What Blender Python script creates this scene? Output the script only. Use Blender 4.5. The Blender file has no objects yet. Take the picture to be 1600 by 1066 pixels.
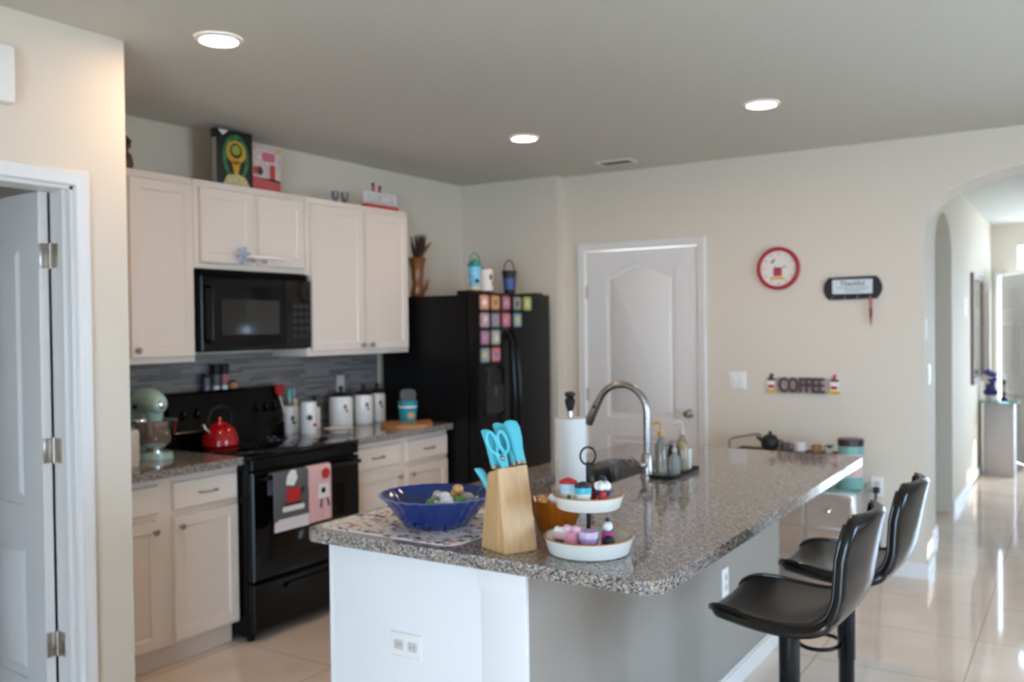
import bpy, bmesh, math, random
from mathutils import Matrix, Vector
random.seed(7)
S = bpy.context.scene
C = S.collection
PI = math.pi

# ------------------------------------------------------------------ camera, world, exposure
cam = bpy.data.cameras.new('camera')
cam_o = bpy.data.objects.new('camera', cam); C.objects.link(cam_o)
CAM = Vector((4.0942, -2.9681, 1.5291))
YAW, PITCH, ROLL = 0.56759, -0.01520, -0.01166
f_ = Vector((-math.sin(YAW)*math.cos(PITCH), math.cos(YAW)*math.cos(PITCH), math.sin(PITCH)))
r_ = Vector((math.cos(YAW), math.sin(YAW), 0)); u_ = r_.cross(f_)
r2 = math.cos(ROLL)*r_ + math.sin(ROLL)*u_; u2 = -math.sin(ROLL)*r_ + math.cos(ROLL)*u_
cam_o.matrix_world = Matrix(((r2.x, u2.x, -f_.x, CAM.x), (r2.y, u2.y, -f_.y, CAM.y), (r2.z, u2.z, -f_.z, CAM.z), (0, 0, 0, 1)))
cam.sensor_width = 36.0
cam.lens = 1402.63/1600*36.0
cam.clip_start = 0.05
cam.dof.use_dof = True
cam.dof.focus_distance = 1.25
cam.dof.aperture_fstop = 5.4
S.camera = cam_o

S.view_settings.view_transform = 'Standard'
S.view_settings.look = 'None'
S.view_settings.gamma = 1.0
S.view_settings.use_curve_mapping = False
S.view_settings.exposure = 0.05

W = bpy.data.worlds.new('sky'); S.world = W; W.use_nodes = True
bg = W.node_tree.nodes['Background']
bg.inputs[0].default_value = (0.535, 0.745, 1.0, 1)
bg.inputs[1].default_value = 16.5

def portal(loc, rot, sx, sy):
    L = bpy.data.lights.new('window_daylight', 'AREA'); L.shape = 'RECTANGLE'; L.size = sx; L.size_y = sy
    L.cycles.is_portal = True
    o = bpy.data.objects.new('window_daylight', L); C.objects.link(o); o.location = loc; o.rotation_euler = rot
portal((5.05, -6.62, 1.15), (PI/2, 0, 0), 2.7, 2.3)         # sliding door behind the camera
portal((6.64, 0.2, 1.3), (PI/2, 0, PI/2), 1.6, 1.3)         # window in the right wall
portal((4.1, 8.72, 1.2), (PI/2, 0, PI), 1.7, 2.4)           # open front door
portal((5.1, 7.8, 1.425), (PI/2, 0, PI/2), 1.0, .85)          # added hall windows
portal((5.1, 4.275, 1.19), (PI/2, 0, PI/2), .35, .3)
sun = bpy.data.lights.new('sun', 'SUN'); sun.energy = 7.0; sun.angle = .01; sun.color = (1, .95, .88)
sun_o = bpy.data.objects.new('sun', sun); C.objects.link(sun_o)
sun_o.rotation_euler = Vector((-1, -.70, -.55)).to_track_quat('-Z', 'Y').to_euler()
LAMP = 118.0                                                 # recessed ceiling lamps

# ------------------------------------------------------------------ materials
def lin(c):
    return tuple(((v/255)/12.92 if v/255 <= .04045 else ((v/255+.055)/1.055)**2.4) for v in c)
MATS = {}
def mat(name, rgb, rough=.5, metal=0., bump=None, coat=0., trans=0., ior=1.5, emit=0., emit_rgb=None, spec=.5, var=None):
    if name in MATS: return MATS[name]
    m = bpy.data.materials.new(name); m.use_nodes = True
    nt = m.node_tree; b = nt.nodes['Principled BSDF']
    col = (*lin(rgb), 1)
    b.inputs['Base Color'].default_value = col
    b.inputs['Roughness'].default_value = rough; b.inputs['Metallic'].default_value = metal
    b.inputs['IOR'].default_value = ior; b.inputs['Coat Weight'].default_value = coat
    b.inputs['Transmission Weight'].default_value = trans; b.inputs['Specular IOR Level'].default_value = spec
    if emit:
        b.inputs['Emission Color'].default_value = (*lin(emit_rgb or rgb), 1); b.inputs['Emission Strength'].default_value = emit
    tc = nt.nodes.new('ShaderNodeTexCoord')
    if var:
        n = nt.nodes.new('ShaderNodeTexNoise'); n.inputs['Scale'].default_value = var[0]; n.inputs['Detail'].default_value = 4
        nt.links.new(tc.outputs['Object'], n.inputs['Vector'])
        r = nt.nodes.new('ShaderNodeValToRGB')
        r.color_ramp.elements[0].color = tuple(v*(1-var[1]) for v in col[:3])+(1,); r.color_ramp.elements[0].position = .3
        r.color_ramp.elements[1].color = tuple(min(1, v*(1+var[1])) for v in col[:3])+(1,); r.color_ramp.elements[1].position = .7
        nt.links.new(n.outputs['Fac'], r.inputs['Fac']); nt.links.new(r.outputs['Color'], b.inputs['Base Color'])
    if bump:
        n = nt.nodes.new('ShaderNodeTexNoise'); n.inputs['Scale'].default_value = bump[0]; n.inputs['Detail'].default_value = 3
        nt.links.new(tc.outputs['Object'], n.inputs['Vector'])
        bp = nt.nodes.new('ShaderNodeBump'); bp.inputs['Strength'].default_value = bump[1]; bp.inputs['Distance'].default_value = .004
        nt.links.new(n.outputs['Fac'], bp.inputs['Height']); nt.links.new(bp.outputs['Normal'], b.inputs['Normal'])
    MATS[name] = m
    return m
def ramp_mat(name, rough, build, spec=.5, coat=0., metal=0.):
    m = bpy.data.materials.new(name); m.use_nodes = True; nt = m.node_tree; b = nt.nodes['Principled BSDF']
    b.inputs['Roughness'].default_value = rough; b.inputs['Specular IOR Level'].default_value = spec
    b.inputs['Coat Weight'].default_value = coat; b.inputs['Metallic'].default_value = metal
    tc = nt.nodes.new('ShaderNodeTexCoord')
    build(nt, b, tc); MATS[name] = m
    return m
def setramp(r, stops, const=False):
    cr = r.color_ramp
    while len(cr.elements) < len(stops): cr.elements.new(.5)
    for e, (p, c) in zip(cr.elements, stops): e.position = p; e.color = (*lin(c), 1)
    if const: cr.interpolation = 'CONSTANT'
def granite(nt, b, tc):
    v = nt.nodes.new('ShaderNodeTexVoronoi'); v.inputs['Scale'].default_value = 210
    n = nt.nodes.new('ShaderNodeTexNoise'); n.inputs['Scale'].default_value = 70; n.inputs['Detail'].default_value = 6; n.inputs['Roughness'].default_value = .7
    for t in (v, n): nt.links.new(tc.outputs['Object'], t.inputs['Vector'])
    sx = nt.nodes.new('ShaderNodeSeparateColor'); nt.links.new(v.outputs['Color'], sx.inputs[0])
    mx = nt.nodes.new('ShaderNodeMath'); mx.operation = 'ADD'; nt.links.new(sx.outputs[0], mx.inputs[0]); nt.links.new(n.outputs['Fac'], mx.inputs[1])
    hf = nt.nodes.new('ShaderNodeMath'); hf.operation = 'MULTIPLY'; hf.inputs[1].default_value = .5; nt.links.new(mx.outputs[0], hf.inputs[0])
    r = nt.nodes.new('ShaderNodeValToRGB'); nt.links.new(hf.outputs[0], r.inputs['Fac'])
    setramp(r, [(.22, (40, 40, 47)), (.38, (104, 97, 95)), (.52, (146, 134, 125)), (.66, (166, 155, 146)), (.82, (214, 209, 205))])
    nt.links.new(r.outputs['Color'], b.inputs['Base Color'])
ramp_mat('granite', .07, granite)
def tile(nt, b, tc):
    br = nt.nodes.new('ShaderNodeTexBrick'); br.offset = 0.0
    br.inputs['Scale'].default_value = 1; br.inputs['Brick Width'].default_value = .61; br.inputs['Row Height'].default_value = .61
    br.inputs['Mortar Size'].default_value = .003; br.inputs['Color1'].default_value = (*lin((244, 226, 211)), 1); br.inputs['Color2'].default_value = (*lin((240, 221, 205)), 1)
    br.inputs['Mortar'].default_value = (*lin((190, 172, 152)), 1)
    nt.links.new(tc.outputs['Object'], br.inputs['Vector'])
    n = nt.nodes.new('ShaderNodeTexNoise'); n.inputs['Scale'].default_value = 2.2; n.inputs['Detail'].default_value = 8
    nt.links.new(tc.outputs['Object'], n.inputs['Vector'])
    mx = nt.nodes.new('ShaderNodeMix'); mx.data_type = 'RGBA'; mx.blend_type = 'MULTIPLY'
    rr = nt.nodes.new('ShaderNodeValToRGB'); setramp(rr, [(.3, (238, 232, 226)), (.7, (255, 255, 255))]); nt.links.new(n.outputs['Fac'], rr.inputs['Fac'])
    mx.inputs[0].default_value = 1; nt.links.new(br.outputs['Color'], mx.inputs[6]); nt.links.new(rr.outputs['Color'], mx.inputs[7])
    nt.links.new(mx.outputs[2], b.inputs['Base Color'])
ramp_mat('porcelain_tile', .06, tile)
def mosaic(nt, b, tc):
    sp = nt.nodes.new('ShaderNodeSeparateXYZ'); nt.links.new(tc.outputs['Object'], sp.inputs[0])
    cb = nt.nodes.new('ShaderNodeCombineXYZ'); nt.links.new(sp.outputs[1], cb.inputs[0]); nt.links.new(sp.outputs[2], cb.inputs[1])
    br = nt.nodes.new('ShaderNodeTexBrick'); br.offset = .37; br.offset_frequency = 3; br.squash = 1.6; br.squash_frequency = 2
    br.inputs['Scale'].default_value = 1; br.inputs['Brick Width'].default_value = .13; br.inputs['Row Height'].default_value = .0165
    br.inputs['Mortar Size'].default_value = .0012; br.inputs['Color1'].default_value = (*lin((132, 126, 122)), 1); br.inputs['Color2'].default_value = (*lin((78, 77, 80)), 1)
    br.inputs['Mortar'].default_value = (*lin((112, 107, 104)), 1); br.inputs['Bias'].default_value = -.25
    nt.links.new(cb.outputs[0], br.inputs['Vector']); nt.links.new(br.outputs['Color'], b.inputs['Base Color'])
ramp_mat('mosaic_tile', .18, mosaic)
def comic(nt, b, tc):
    mp = nt.nodes.new('ShaderNodeMapping'); mp.inputs['Scale'].default_value = (26, 44, 20); nt.links.new(tc.outputs['Object'], mp.inputs['Vector'])
    n = nt.nodes.new('ShaderNodeTexNoise'); n.inputs['Scale'].default_value = 1; n.inputs['Detail'].default_value = 2; nt.links.new(mp.outputs[0], n.inputs['Vector'])
    r = nt.nodes.new('ShaderNodeValToRGB'); nt.links.new(n.outputs['Fac'], r.inputs['Fac'])
    setramp(r, [(0, (34, 34, 40)), (.38, (150, 150, 156)), (.42, (238, 232, 226)), (.62, (186, 46, 44)), (.68, (70, 66, 74)), (.72, (238, 232, 226))], True)
    nt.links.new(r.outputs['Color'], b.inputs['Base Color'])
ramp_mat('comic_print', .5, comic)
def check(c1, c2, sc):
    def f(nt, b, tc):
        k = nt.nodes.new('ShaderNodeTexChecker'); k.inputs['Scale'].default_value = sc
        k.inputs['Color1'].default_value = (*lin(c1), 1); k.inputs['Color2'].default_value = (*lin(c2), 1)
        nt.links.new(tc.outputs['Object'], k.inputs['Vector']); nt.links.new(k.outputs['Color'], b.inputs['Base Color'])
    return f
ramp_mat('gingham', .9, check((226, 150, 150), (240, 214, 210), 190))
def wood(c1, c2, sc=(1, 1, 1)):
    def f(nt, b, tc):
        mp = nt.nodes.new('ShaderNodeMapping'); mp.inputs['Scale'].default_value = sc; nt.links.new(tc.outputs['Object'], mp.inputs['Vector'])
        n = nt.nodes.new('ShaderNodeTexNoise'); n.inputs['Scale'].default_value = 1; n.inputs['Detail'].default_value = 5; nt.links.new(mp.outputs[0], n.inputs['Vector'])
        r = nt.nodes.new('ShaderNodeValToRGB'); setramp(r, [(.3, c1), (.7, c2)]); nt.links.new(n.outputs['Fac'], r.inputs['Fac'])
        nt.links.new(r.outputs['Color'], b.inputs['Base Color'])
    return f
ramp_mat('block_wood', .42, wood((196, 152, 104), (216, 176, 128), (60, 60, 6)))
ramp_mat('board_wood', .4, wood((176, 112, 58), (206, 146, 88), (14, 60, 14)))
ramp_mat('brushed_steel', .28, wood((150, 148, 146), (190, 188, 186), (4, 120, 120)), metal=1.0)
WALL = mat('wall_paint', (223, 211, 194), .75, bump=(160, .12))
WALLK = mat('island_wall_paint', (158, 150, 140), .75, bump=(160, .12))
CEIL = mat('ceiling_texture', (206, 203, 193), .85, bump=(45, .55))
TRIM = mat('trim_paint', (232, 228, 224), .35)
CAB = mat('cabinet_paint', (236, 222, 209), .38)
ISL = mat('island_paint', (236, 236, 236), .4)
BLK = mat('black_enamel', (8, 8, 9), .16, spec=.22)
BLKM = mat('black_textured', (11, 11, 12), .36, bump=(300, .12), spec=.2)
GLASSB = mat('black_glass', (5, 5, 6), .05, spec=.35)
WIN = mat('oven_window', (44, 42, 40), .12)
STEEL = mat('satin_nickel', (176, 168, 158), .3, metal=1)
CHROME = mat('chrome', (214, 214, 216), .08, metal=1)
IRON = mat('dark_iron', (26, 24, 24), .4, metal=.6)
LEATH = mat('black_leather', (10, 9, 10), .2, bump=(220, .04), spec=.45)
PIPE = mat('glossy_piping', (10, 10, 12), .12, spec=.7)
POST = mat('black_post', (18, 22, 28), .22, metal=.5)
WHITE = mat('white_plastic', (238, 236, 232), .35)
CER = mat('white_ceramic', (236, 230, 224), .2)
RED = mat('red_enamel', (176, 10, 18), .12)
REDP = mat('red_paint', (196, 36, 40), .45)
TEALH = mat('turquoise_handle', (86, 196, 212), .35)
MINT = mat('mint_enamel', (176, 206, 196), .15)
DARK = mat('dark_interior', (34, 32, 34), .8)
PURP = mat('lilac_glaze', (186, 158, 206), .3)
PINK = mat('pink_glaze', (226, 146, 170), .35)
TEALD = mat('teal_print', (40, 150, 164), .4)
GOLDP = mat('golden_print', (206, 150, 60), .4)
YEL = mat('yellow_paint', (214, 184, 60), .45)
NAVY = mat('navy_paint', (34, 36, 66), .4)
BLACKP = mat('black_print', (22, 20, 22), .5)
GREENP = mat('green_print', (54, 128, 76), .45)
GREYT = mat('grey_towel', (98, 96, 100), .95, bump=(500, .4))
WTOW = mat('white_towel', (232, 224, 224), .95, bump=(500, .4))
PAPER = mat('paper_roll', (236, 234, 230), .9, bump=(300, .2))
BLUEG = mat('blue_glass', (12, 52, 132), .08, trans=.25, coat=.3)
AMBER = mat('amber_glass', (206, 120, 30), .06, trans=.6)
CLEAR = mat('clear_glass', (240, 246, 244), .04, trans=.95, ior=1.45)
TEALG = mat('glass_edge_green', (150, 196, 184), .05, trans=.6)
MIRROR = mat('mirror_glass', (226, 230, 230), .03, metal=1)
SILVER = mat('silver_furniture', (190, 184, 176), .3, metal=.35)
BROWN = mat('brown_pottery', (92, 58, 40), .4)
STEM = mat('dried_stems', (150, 96, 48), .8)
DSTEM = mat('dark_dried_leaves', (58, 44, 38), .8)
SIGNB = mat('sign_maroon', (84, 52, 56), .55)
CREAM = mat('sign_cream', (206, 194, 176), .6)
GLOW = mat('lamp_diffuser', (255, 244, 226), .5, emit=LAMP, emit_rgb=(255, 216, 180))
GROUT = mat('plate_slot', (150, 146, 140), .5)

# ------------------------------------------------------------------ mesh builder
AX_X = Matrix(((0, 0, 1, 0), (1, 0, 0, 0), (0, 1, 0, 0), (0, 0, 0, 1)))   # (u,v,d) -> (y,z,x): panel facing +x
AX_NY = Matrix(((1, 0, 0, 0), (0, 0, -1, 0), (0, 1, 0, 0), (0, 0, 0, 1)))  # (u,v,d) -> panel facing -y
def T(x, y, z): return Matrix.Translation((x, y, z))
class MB:
    def __init__(s): s.bm = bmesh.new(); s.M = Matrix(); s.mi = 0; s.mats = []
    def m(s, material):
        if material not in s.mats: s.mats.append(material)
        s.mi = s.mats.index(material); return s
    def _v(s, p): return s.bm.verts.new(s.M @ Vector(p))
    def _f(s, vs):
        try: f = s.bm.faces.new(vs)
        except ValueError: return None
        f.material_index = s.mi; f.smooth = True; return f
    def box(s, x0, y0, z0, x1, y1, z1, bev=0.):
        v = [s._v((x, y, z)) for x in (x0, x1) for y in (y0, y1) for z in (z0, z1)]
        fs = [s._f([v[i] for i in q]) for q in ((0, 1, 3, 2), (4, 6, 7, 5), (0, 4, 5, 1), (2, 3, 7, 6), (0, 2, 6, 4), (1, 5, 7, 3))]
        if bev:
            es = list({e for f in fs for e in f.edges})
            r = bmesh.ops.bevel(s.bm, geom=es, offset=bev, segments=2, affect='EDGES', profile=.5)
            for f in r['faces']: f.material_index = s.mi; f.smooth = True
        return s
    def hexa(s, pts):   # 4 bottom, 4 top
        v = [s._v(p) for p in pts]
        for q in ((3, 2, 1, 0), (4, 5, 6, 7), (0, 1, 5, 4), (1, 2, 6, 5), (2, 3, 7, 6), (3, 0, 4, 7)): s._f([v[i] for i in q])
        return s
    def rings(s, rings, cap0=True, cap1=True, closed=False):
        R = [[s._v(p) for p in r] for r in rings]; n = len(R[0])
        for a, b in zip(R, R[1:]):
            for i in range(n): s._f([a[i], a[(i+1) % n], b[(i+1) % n], b[i]])
        if closed:
            a, b = R[-1], R[0]
            for i in range(n): s._f([a[i], a[(i+1) % n], b[(i+1) % n], b[i]])
        else:
            if cap0: s._f(R[0][::-1])
            if cap1: s._f(R[-1])
        return s
    def lathe(s, prof, c=(0, 0, 0), seg=32, cap0=True, cap1=True, wob=None):
        rs = []
        for r, z in prof:
            rs.append([(c[0]+r*(wob(2*PI*i/seg, r) if wob else 1)*math.cos(2*PI*i/seg), c[1]+r*(wob(2*PI*i/seg, r) if wob else 1)*math.sin(2*PI*i/seg), c[2]+z) for i in range(seg)])
        return s.rings(rs, cap0, cap1)
    def tube(s, pts, rad, seg=12, closed=False):
        P = [Vector(p) for p in pts]; n = len(P)
        if not hasattr(rad, '__len__'): rad = [rad]*n
        rs = []; up = None
        for i in range(n):
            if closed: t = P[(i+1) % n]-P[i-1]
            else: t = P[min(i+1, n-1)]-P[max(i-1, 0)]
            t.normalize()
            if up is None: up = Vector((0, 0, 1)) if abs(t.z) < .9 else Vector((1, 0, 0))
            a = t.cross(up).normalized(); b = a.cross(t).normalized(); up = b
            rs.append([tuple(P[i]+rad[i]*(math.cos(2*PI*k/seg)*b+math.sin(2*PI*k/seg)*a)) for k in range(seg)])
        return s.rings(rs, closed=closed)
    def ball(s, c, r, seg=20, sc=(1, 1, 1)):
        n = seg//2; rs = []
        for i in range(n+1):
            t = PI*(i/n)*.998+.001*PI
            rs.append([(c[0]+sc[0]*r*math.sin(t)*math.cos(2*PI*k/seg), c[1]+sc[1]*r*math.sin(t)*math.sin(2*PI*k/seg), c[2]-sc[2]*r*math.cos(t)) for k in range(seg)])
        return s.rings(rs)
    def prism(s, poly, d0, d1, holes=(), bev=0.):   # (u,v) polygon between depths d0 and d1
        loops = [list(poly)]+[list(h) for h in holes]
        caps = []
        for d in (d0, d1):
            es = []; L = []
            for lp in loops:
                vs = [s._v((p[0], p[1], d)) for p in lp]; L.append(vs)
                es += [s.bm.edges.new((vs[i], vs[(i+1) % len(vs)])) for i in range(len(vs))]
            r = bmesh.ops.triangle_fill(s.bm, edges=es, use_beauty=True, use_dissolve=False)
            for g in r['geom']:
                if isinstance(g, bmesh.types.BMFace): g.material_index = s.mi; g.smooth = True
            caps.append(L)
        for a, b in zip(*caps):
            for i in range(len(a)): s._f([a[i], a[(i+1) % len(a)], b[(i+1) % len(a)], b[i]])
        return s
    def panel(s, u0, v0, u1, v1, prof, back=0.):   # rectangular profiled panel: [(inset, depth)...]
        rs = [[(u0, v0, back), (u1, v0, back), (u1, v1, back), (u0, v1, back)]]
        for i, d in prof: rs.append([(u0+i, v0+i, d), (u1-i, v0+i, d), (u1-i, v1-i, d), (u0+i, v1-i, d)])
        return s.rings(rs)
    def text(s, body, size, depth, cx, cy, d, squash=1., bold=.012):
        cu = bpy.data.curves.new('lettering', 'FONT'); cu.body = body; cu.size = size; cu.extrude = depth/2
        cu.align_x = 'CENTER'; cu.align_y = 'CENTER'; cu.resolution_u = 3; cu.offset = bold*size
        o = bpy.data.objects.new('lettering', cu); C.objects.link(o)
        me = bpy.data.meshes.new_from_object(o.evaluated_get(bpy.context.evaluated_depsgraph_get()))
        bpy.data.objects.remove(o); bpy.data.curves.remove(cu)
        me.transform(s.M @ T(cx, cy, d) @ Matrix.Diagonal((squash, 1, 1, 1)))
        k = len(s.bm.faces); s.bm.from_mesh(me); s.bm.faces.ensure_lookup_table()
        for f in s.bm.faces[k:]: f.material_index = s.mi
        bpy.data.meshes.remove(me); return s
    def build(s, name, parent=None, world=False, loc=None, label=None):
        bmesh.ops.recalc_face_normals(s.bm, faces=s.bm.faces[:])
        me = bpy.data.meshes.new(name)
        if world and parent is not None:
            m_ = parent.matrix_basis.copy(); q = parent.parent
            while q is not None: m_ = q.matrix_basis @ m_; q = q.parent
            s.bm.transform(m_.inverted())
        s.bm.to_mesh(me); s.bm.free()
        for k in s.mats: me.materials.append(k)
        me.set_sharp_from_angle(angle=math.radians(38))
        o = bpy.data.objects.new(name, me); C.objects.link(o)
        if parent is not None: o.parent = parent
        if loc: o.location = loc
        if label: o['label'] = label
        return o
def mb(material): return MB().m(material)
def rrect(x0, y0, x1, y1, r, n=6, corners=(1, 1, 1, 1)):
    out = []
    for k, (cx, cy, a) in enumerate(((x1-r, y1-r, 0), (x0+r, y1-r, 90), (x0+r, y0+r, 180), (x1-r, y0+r, 270))):
        if corners[k]:
            out += [(cx+r*math.cos(math.radians(a+90*i/n)), cy+r*math.sin(math.radians(a+90*i/n))) for i in range(n+1)]
        else: out.append(((x1, y1), (x0, y1), (x0, y0), (x1, y0))[k])
    return out
def circ(cx, cy, r, n=32, ry=None): return [(cx+r*math.cos(2*PI*i/n), cy+(ry or r)*math.sin(2*PI*i/n)) for i in range(n)]
def tag(o, label, cat, group=None, kind=None):
    o['label'] = label; o['category'] = cat
    if group: o['group'] = group
    if kind: o['kind'] = kind
    return o
def thing(name, label, cat, loc=(0, 0, 0), rz=0., group=None):
    o = bpy.data.objects.new(name, None); C.objects.link(o); o.empty_display_size = .05
    o.matrix_basis = T(*loc) @ Matrix.Rotation(rz, 4, 'Z')
    return tag(o, label, cat, group)
def struct(b, name, label=None, cat='wall', parent=None):
    o = b.build(name, parent)
    if parent is None:
        o['kind'] = 'structure'; o['category'] = cat; o['label'] = label or name.replace('_', ' ')
    return o
def copy_tree(o, parent=None):
    c = o.copy(); C.objects.link(c)
    if parent is not None: c.parent = parent
    for ch in [x for x in bpy.data.objects if x.parent == o]: copy_tree(ch, c)
    return c

# ------------------------------------------------------------------ room shell
H = 2.631; YA = 2.74; YB = 2.844; XP = 1.027; XJ = .851; XARC = 3.296
LSH = [(-.2, -6.75), (6.75, -6.75), (6.75, 3.144), (5.12, 3.144), (5.12, 8.85), (-.2, 8.85)]
struct(mb(MATS['porcelain_tile']).prism(LSH, -.1, 0), 'floor', 'glossy beige porcelain tile floor', 'floor')
struct(mb(CEIL).prism(LSH, H, H+.1), 'ceiling', 'textured off-white ceiling', 'ceiling')
struct(mb(WALL).box(-.12, -6.75, 0, 0, YB+.3, H), 'wall_left', 'painted wall behind the cabinets and range')
struct(mb(WALL).box(0, YA, 0, XJ, YB+.3, H), 'wall_alcove', 'painted wall section behind the refrigerator')
DX0, DX1, DZ = 1.035, 1.885, 2.069
b = mb(WALL)
b.box(XJ, YB, 0, DX0-.012, YB+.3, H); b.box(DX0-.012, YB, DZ+.012, DX1+.012, YB+.3, H)
AXC, AA, AZ, AR = 4.046, .75, 2.133, .29
arch = [(AXC-AA*math.cos(PI*i/28), AZ+AR*math.sin(PI*i/28)) for i in range(29)]
b.M = T(0, YB+.3, 0) @ AX_NY
b.prism([(DX1+.012, 0), (XARC, 0)]+arch+[(AXC+AA, 0), (6.6, 0), (6.6, H), (DX1+.012, H)], 0, .3)
struct(b, 'wall_back', 'painted wall with the white door, clock and arched hall opening')
# pantry wall on the left with its door opening
PO0, PO1, PZ = -1.86, -1.085, 2.055
b = mb(WALL)
b.box(XP-.115, -6.6, 0, XP, PO0, H); b.box(XP-.115, PO1, 0, XP, -.87, H); b.box(XP-.115, PO0, PZ, XP, PO1, H)
b.box(0, -.985, 0, XP-.115, -.87, H)
struct(b, 'wall_pantry', 'cream wall at the left with an open white door')
struct(mb(WALL).box(0, -3.2, 0, XP-.115, -3.1, H), 'wall_pantry_end', 'end wall inside the dim pantry')
# wall behind the camera with sliding door opening, right wall with window opening
struct(mb(WALL).box(-.1, -6.75, 0, 3.7, -6.6, H).box(6.4, -6.75, 0, 6.7, -6.6, H).box(3.7, -6.75, 2.3, 6.4, -6.6, H), 'wall_front', 'wall with the sliding glass door')
struct(mb(WALL).box(6.6, -6.6, 0, 6.75, -.7, H).box(6.6, 1.1, 0, 6.75, 3.144, H).box(6.6, -.7, 0, 6.75, 1.1, .6).box(6.6, -.7, 2.0, 6.75, 1.1, H), 'wall_right', 'right wall with a window')
fr = mb(TRIM)
for x in (3.7, 5.02, 6.34): fr.box(x, -6.7, 0, x+.06, -6.64, 2.3)
fr.box(3.7, -6.7, 2.24, 6.4, -6.64, 2.3)
struct(fr, 'window_1', 'white sliding door frame', 'window')
fr = mb(TRIM)
for y in (-.7, .175, 1.05): fr.box(6.65, y, .6, 6.7, y+.05, 2.0)
fr.box(6.65, -.7, .6, 6.7, 1.1, .65).box(6.65, -.7, 1.95, 6.7, 1.1, 2.0)
struct(fr, 'window_2', 'white window frame in the right wall', 'window')
# hall
XH = 3.2
b = mb(WALL)
hy0, hy1 = 4.03, 4.99
b.M = T(XH-.12, 0, 0) @ AX_X
ha = [((hy0+hy1)/2-(hy1-hy0)/2*math.cos(PI*i/20), 2.03+.33*math.sin(PI*i/20)) for i in range(21)]
b.prism([(YB+.3, 0), (hy0, 0)]+ha+[(hy1, 0), (8.6, 0), (8.6, H), (YB+.3, H)], 0, .12)
struct(b, 'wall_hall_left', 'hall wall with a narrow arched opening')
struct(mb(WALL).box(1.7, YB+.3, 0, 1.8, 5.4, H).box(1.8, 5.3, 0, XH-.12, 5.4, H), 'wall_hall_side', 'wall seen through the narrow arch')
b = mb(WALL); b.M = T(5.0, 0, 0) @ AX_X
b.prism([(YB+.3, 0), (8.6, 0), (8.6, H), (YB+.3, H)], 0, .12, holes=[[(4.10, 1.04), (4.45, 1.04), (4.45, 1.34), (4.10, 1.34)], [(7.3, 1.0), (8.3, 1.0), (8.3, 1.85), (7.3, 1.85)]])  # both window holes are added, to brighten the hall and throw sun patches
struct(b, 'wall_hall_right', 'right wall of the hall with added windows')
fr = mb(TRIM)
for y in (7.3, 7.78, 8.26): fr.box(5.03, y, 1.0, 5.08, y+.04, 1.85)
fr.box(5.03, 7.3, 1.0, 5.08, 8.3, 1.03).box(5.03, 7.3, 1.82, 5.08, 8.3, 1.85).box(5.03, 7.3, 1.42, 5.08, 8.3, 1.45)
struct(mb(TRIM).box(5.13, 3.2, 2.36, 7.2, 9.2, 2.44), 'sun_block_eave', 'unseen white eave slab added to block sun from the hall windows', 'eave')  # out of view, added to keep sun off the upper hall window
struct(fr, 'added_window_4', 'white frame of the added hall window', 'window')  # frame of the window added to brighten the hall
fr = mb(TRIM).box(5.03, 4.10, 1.04, 5.08, 4.45, 1.055).box(5.03, 4.10, 1.325, 5.08, 4.45, 1.34).box(5.03, 4.10, 1.04, 5.08, 4.115, 1.34).box(5.03, 4.435, 1.04, 5.08, 4.45, 1.34).box(5.03, 4.10, 1.17, 5.08, 4.45, 1.18)
struct(fr, 'added_window_5', 'small white frame of the added sun patch window', 'window')  # frame of the opening added to land a sun patch by the arch
b = mb(WALL); b.M = T(0, 8.72, 0) @ AX_NY
b.prism([(1.7, 0), (3.27, 0), (3.27, 2.06), (4.32, 2.06), (4.32, 0), (5.12, 0), (5.12, H), (1.7, H)], 0, .12, holes=[[(3.47, 2.12), (4.28, 2.12), (4.28, 2.38), (3.47, 2.38)], [(4.42, .3), (4.94, .3), (4.94, 2.05), (4.42, 2.05)]])  # tall right hole is a sidelight added so sun reaches the door leaf
struct(b, 'wall_hall_end', 'end wall of the hall around the front doorway')
struct(mb(mat('porch_concrete', (214, 210, 204), .8, bump=(60, .3))).box(-10, 8.86, -.14, 20, 24, -.1).box(6.76, -20, -.14, 20, 8.86, -.1).box(5.13, 3.15, -.14, 6.76, 8.86, -.1).box(-10, -20, -.14, 6.76, -6.76, -.1), 'ground', 'pale concrete ground outside the front door', 'ground')
# baseboards
def bboard(name, segs, h=.09):
    b = mb(TRIM)
    for x0, y0, x1, y1 in segs:
        b.box(x0, y0, 0, x1, y1, h-.012); xm, ym = (x1-x0), (y1-y0)
        if xm > ym: b.box(x0, y0+.004, h-.012, x1, y1, h, .002)
        else: b.box(x0, y0, h-.012, x1-.004, y1, h, .002)
    struct(b, name, name.replace('_', ' ').replace('baseboard', 'white baseboard along the') + ' wall', 'baseboard')
bboard('baseboard_back', [(DX1+.09, YB-.014, XARC, YB), (XJ+.001, YB-.014, DX0-.09, YB)])
bboard('baseboard_arch', [(XARC, YB-.014, XARC+.014, YB+.3)])
bboard('baseboard_hall', [(XH, YB+.3, XH+.014, hy0), (XH, hy1, XH+.014, 8.6)])
bboard('baseboard_pantry', [(XP, PO1+.07, XP+.014, -.87)])

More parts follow.
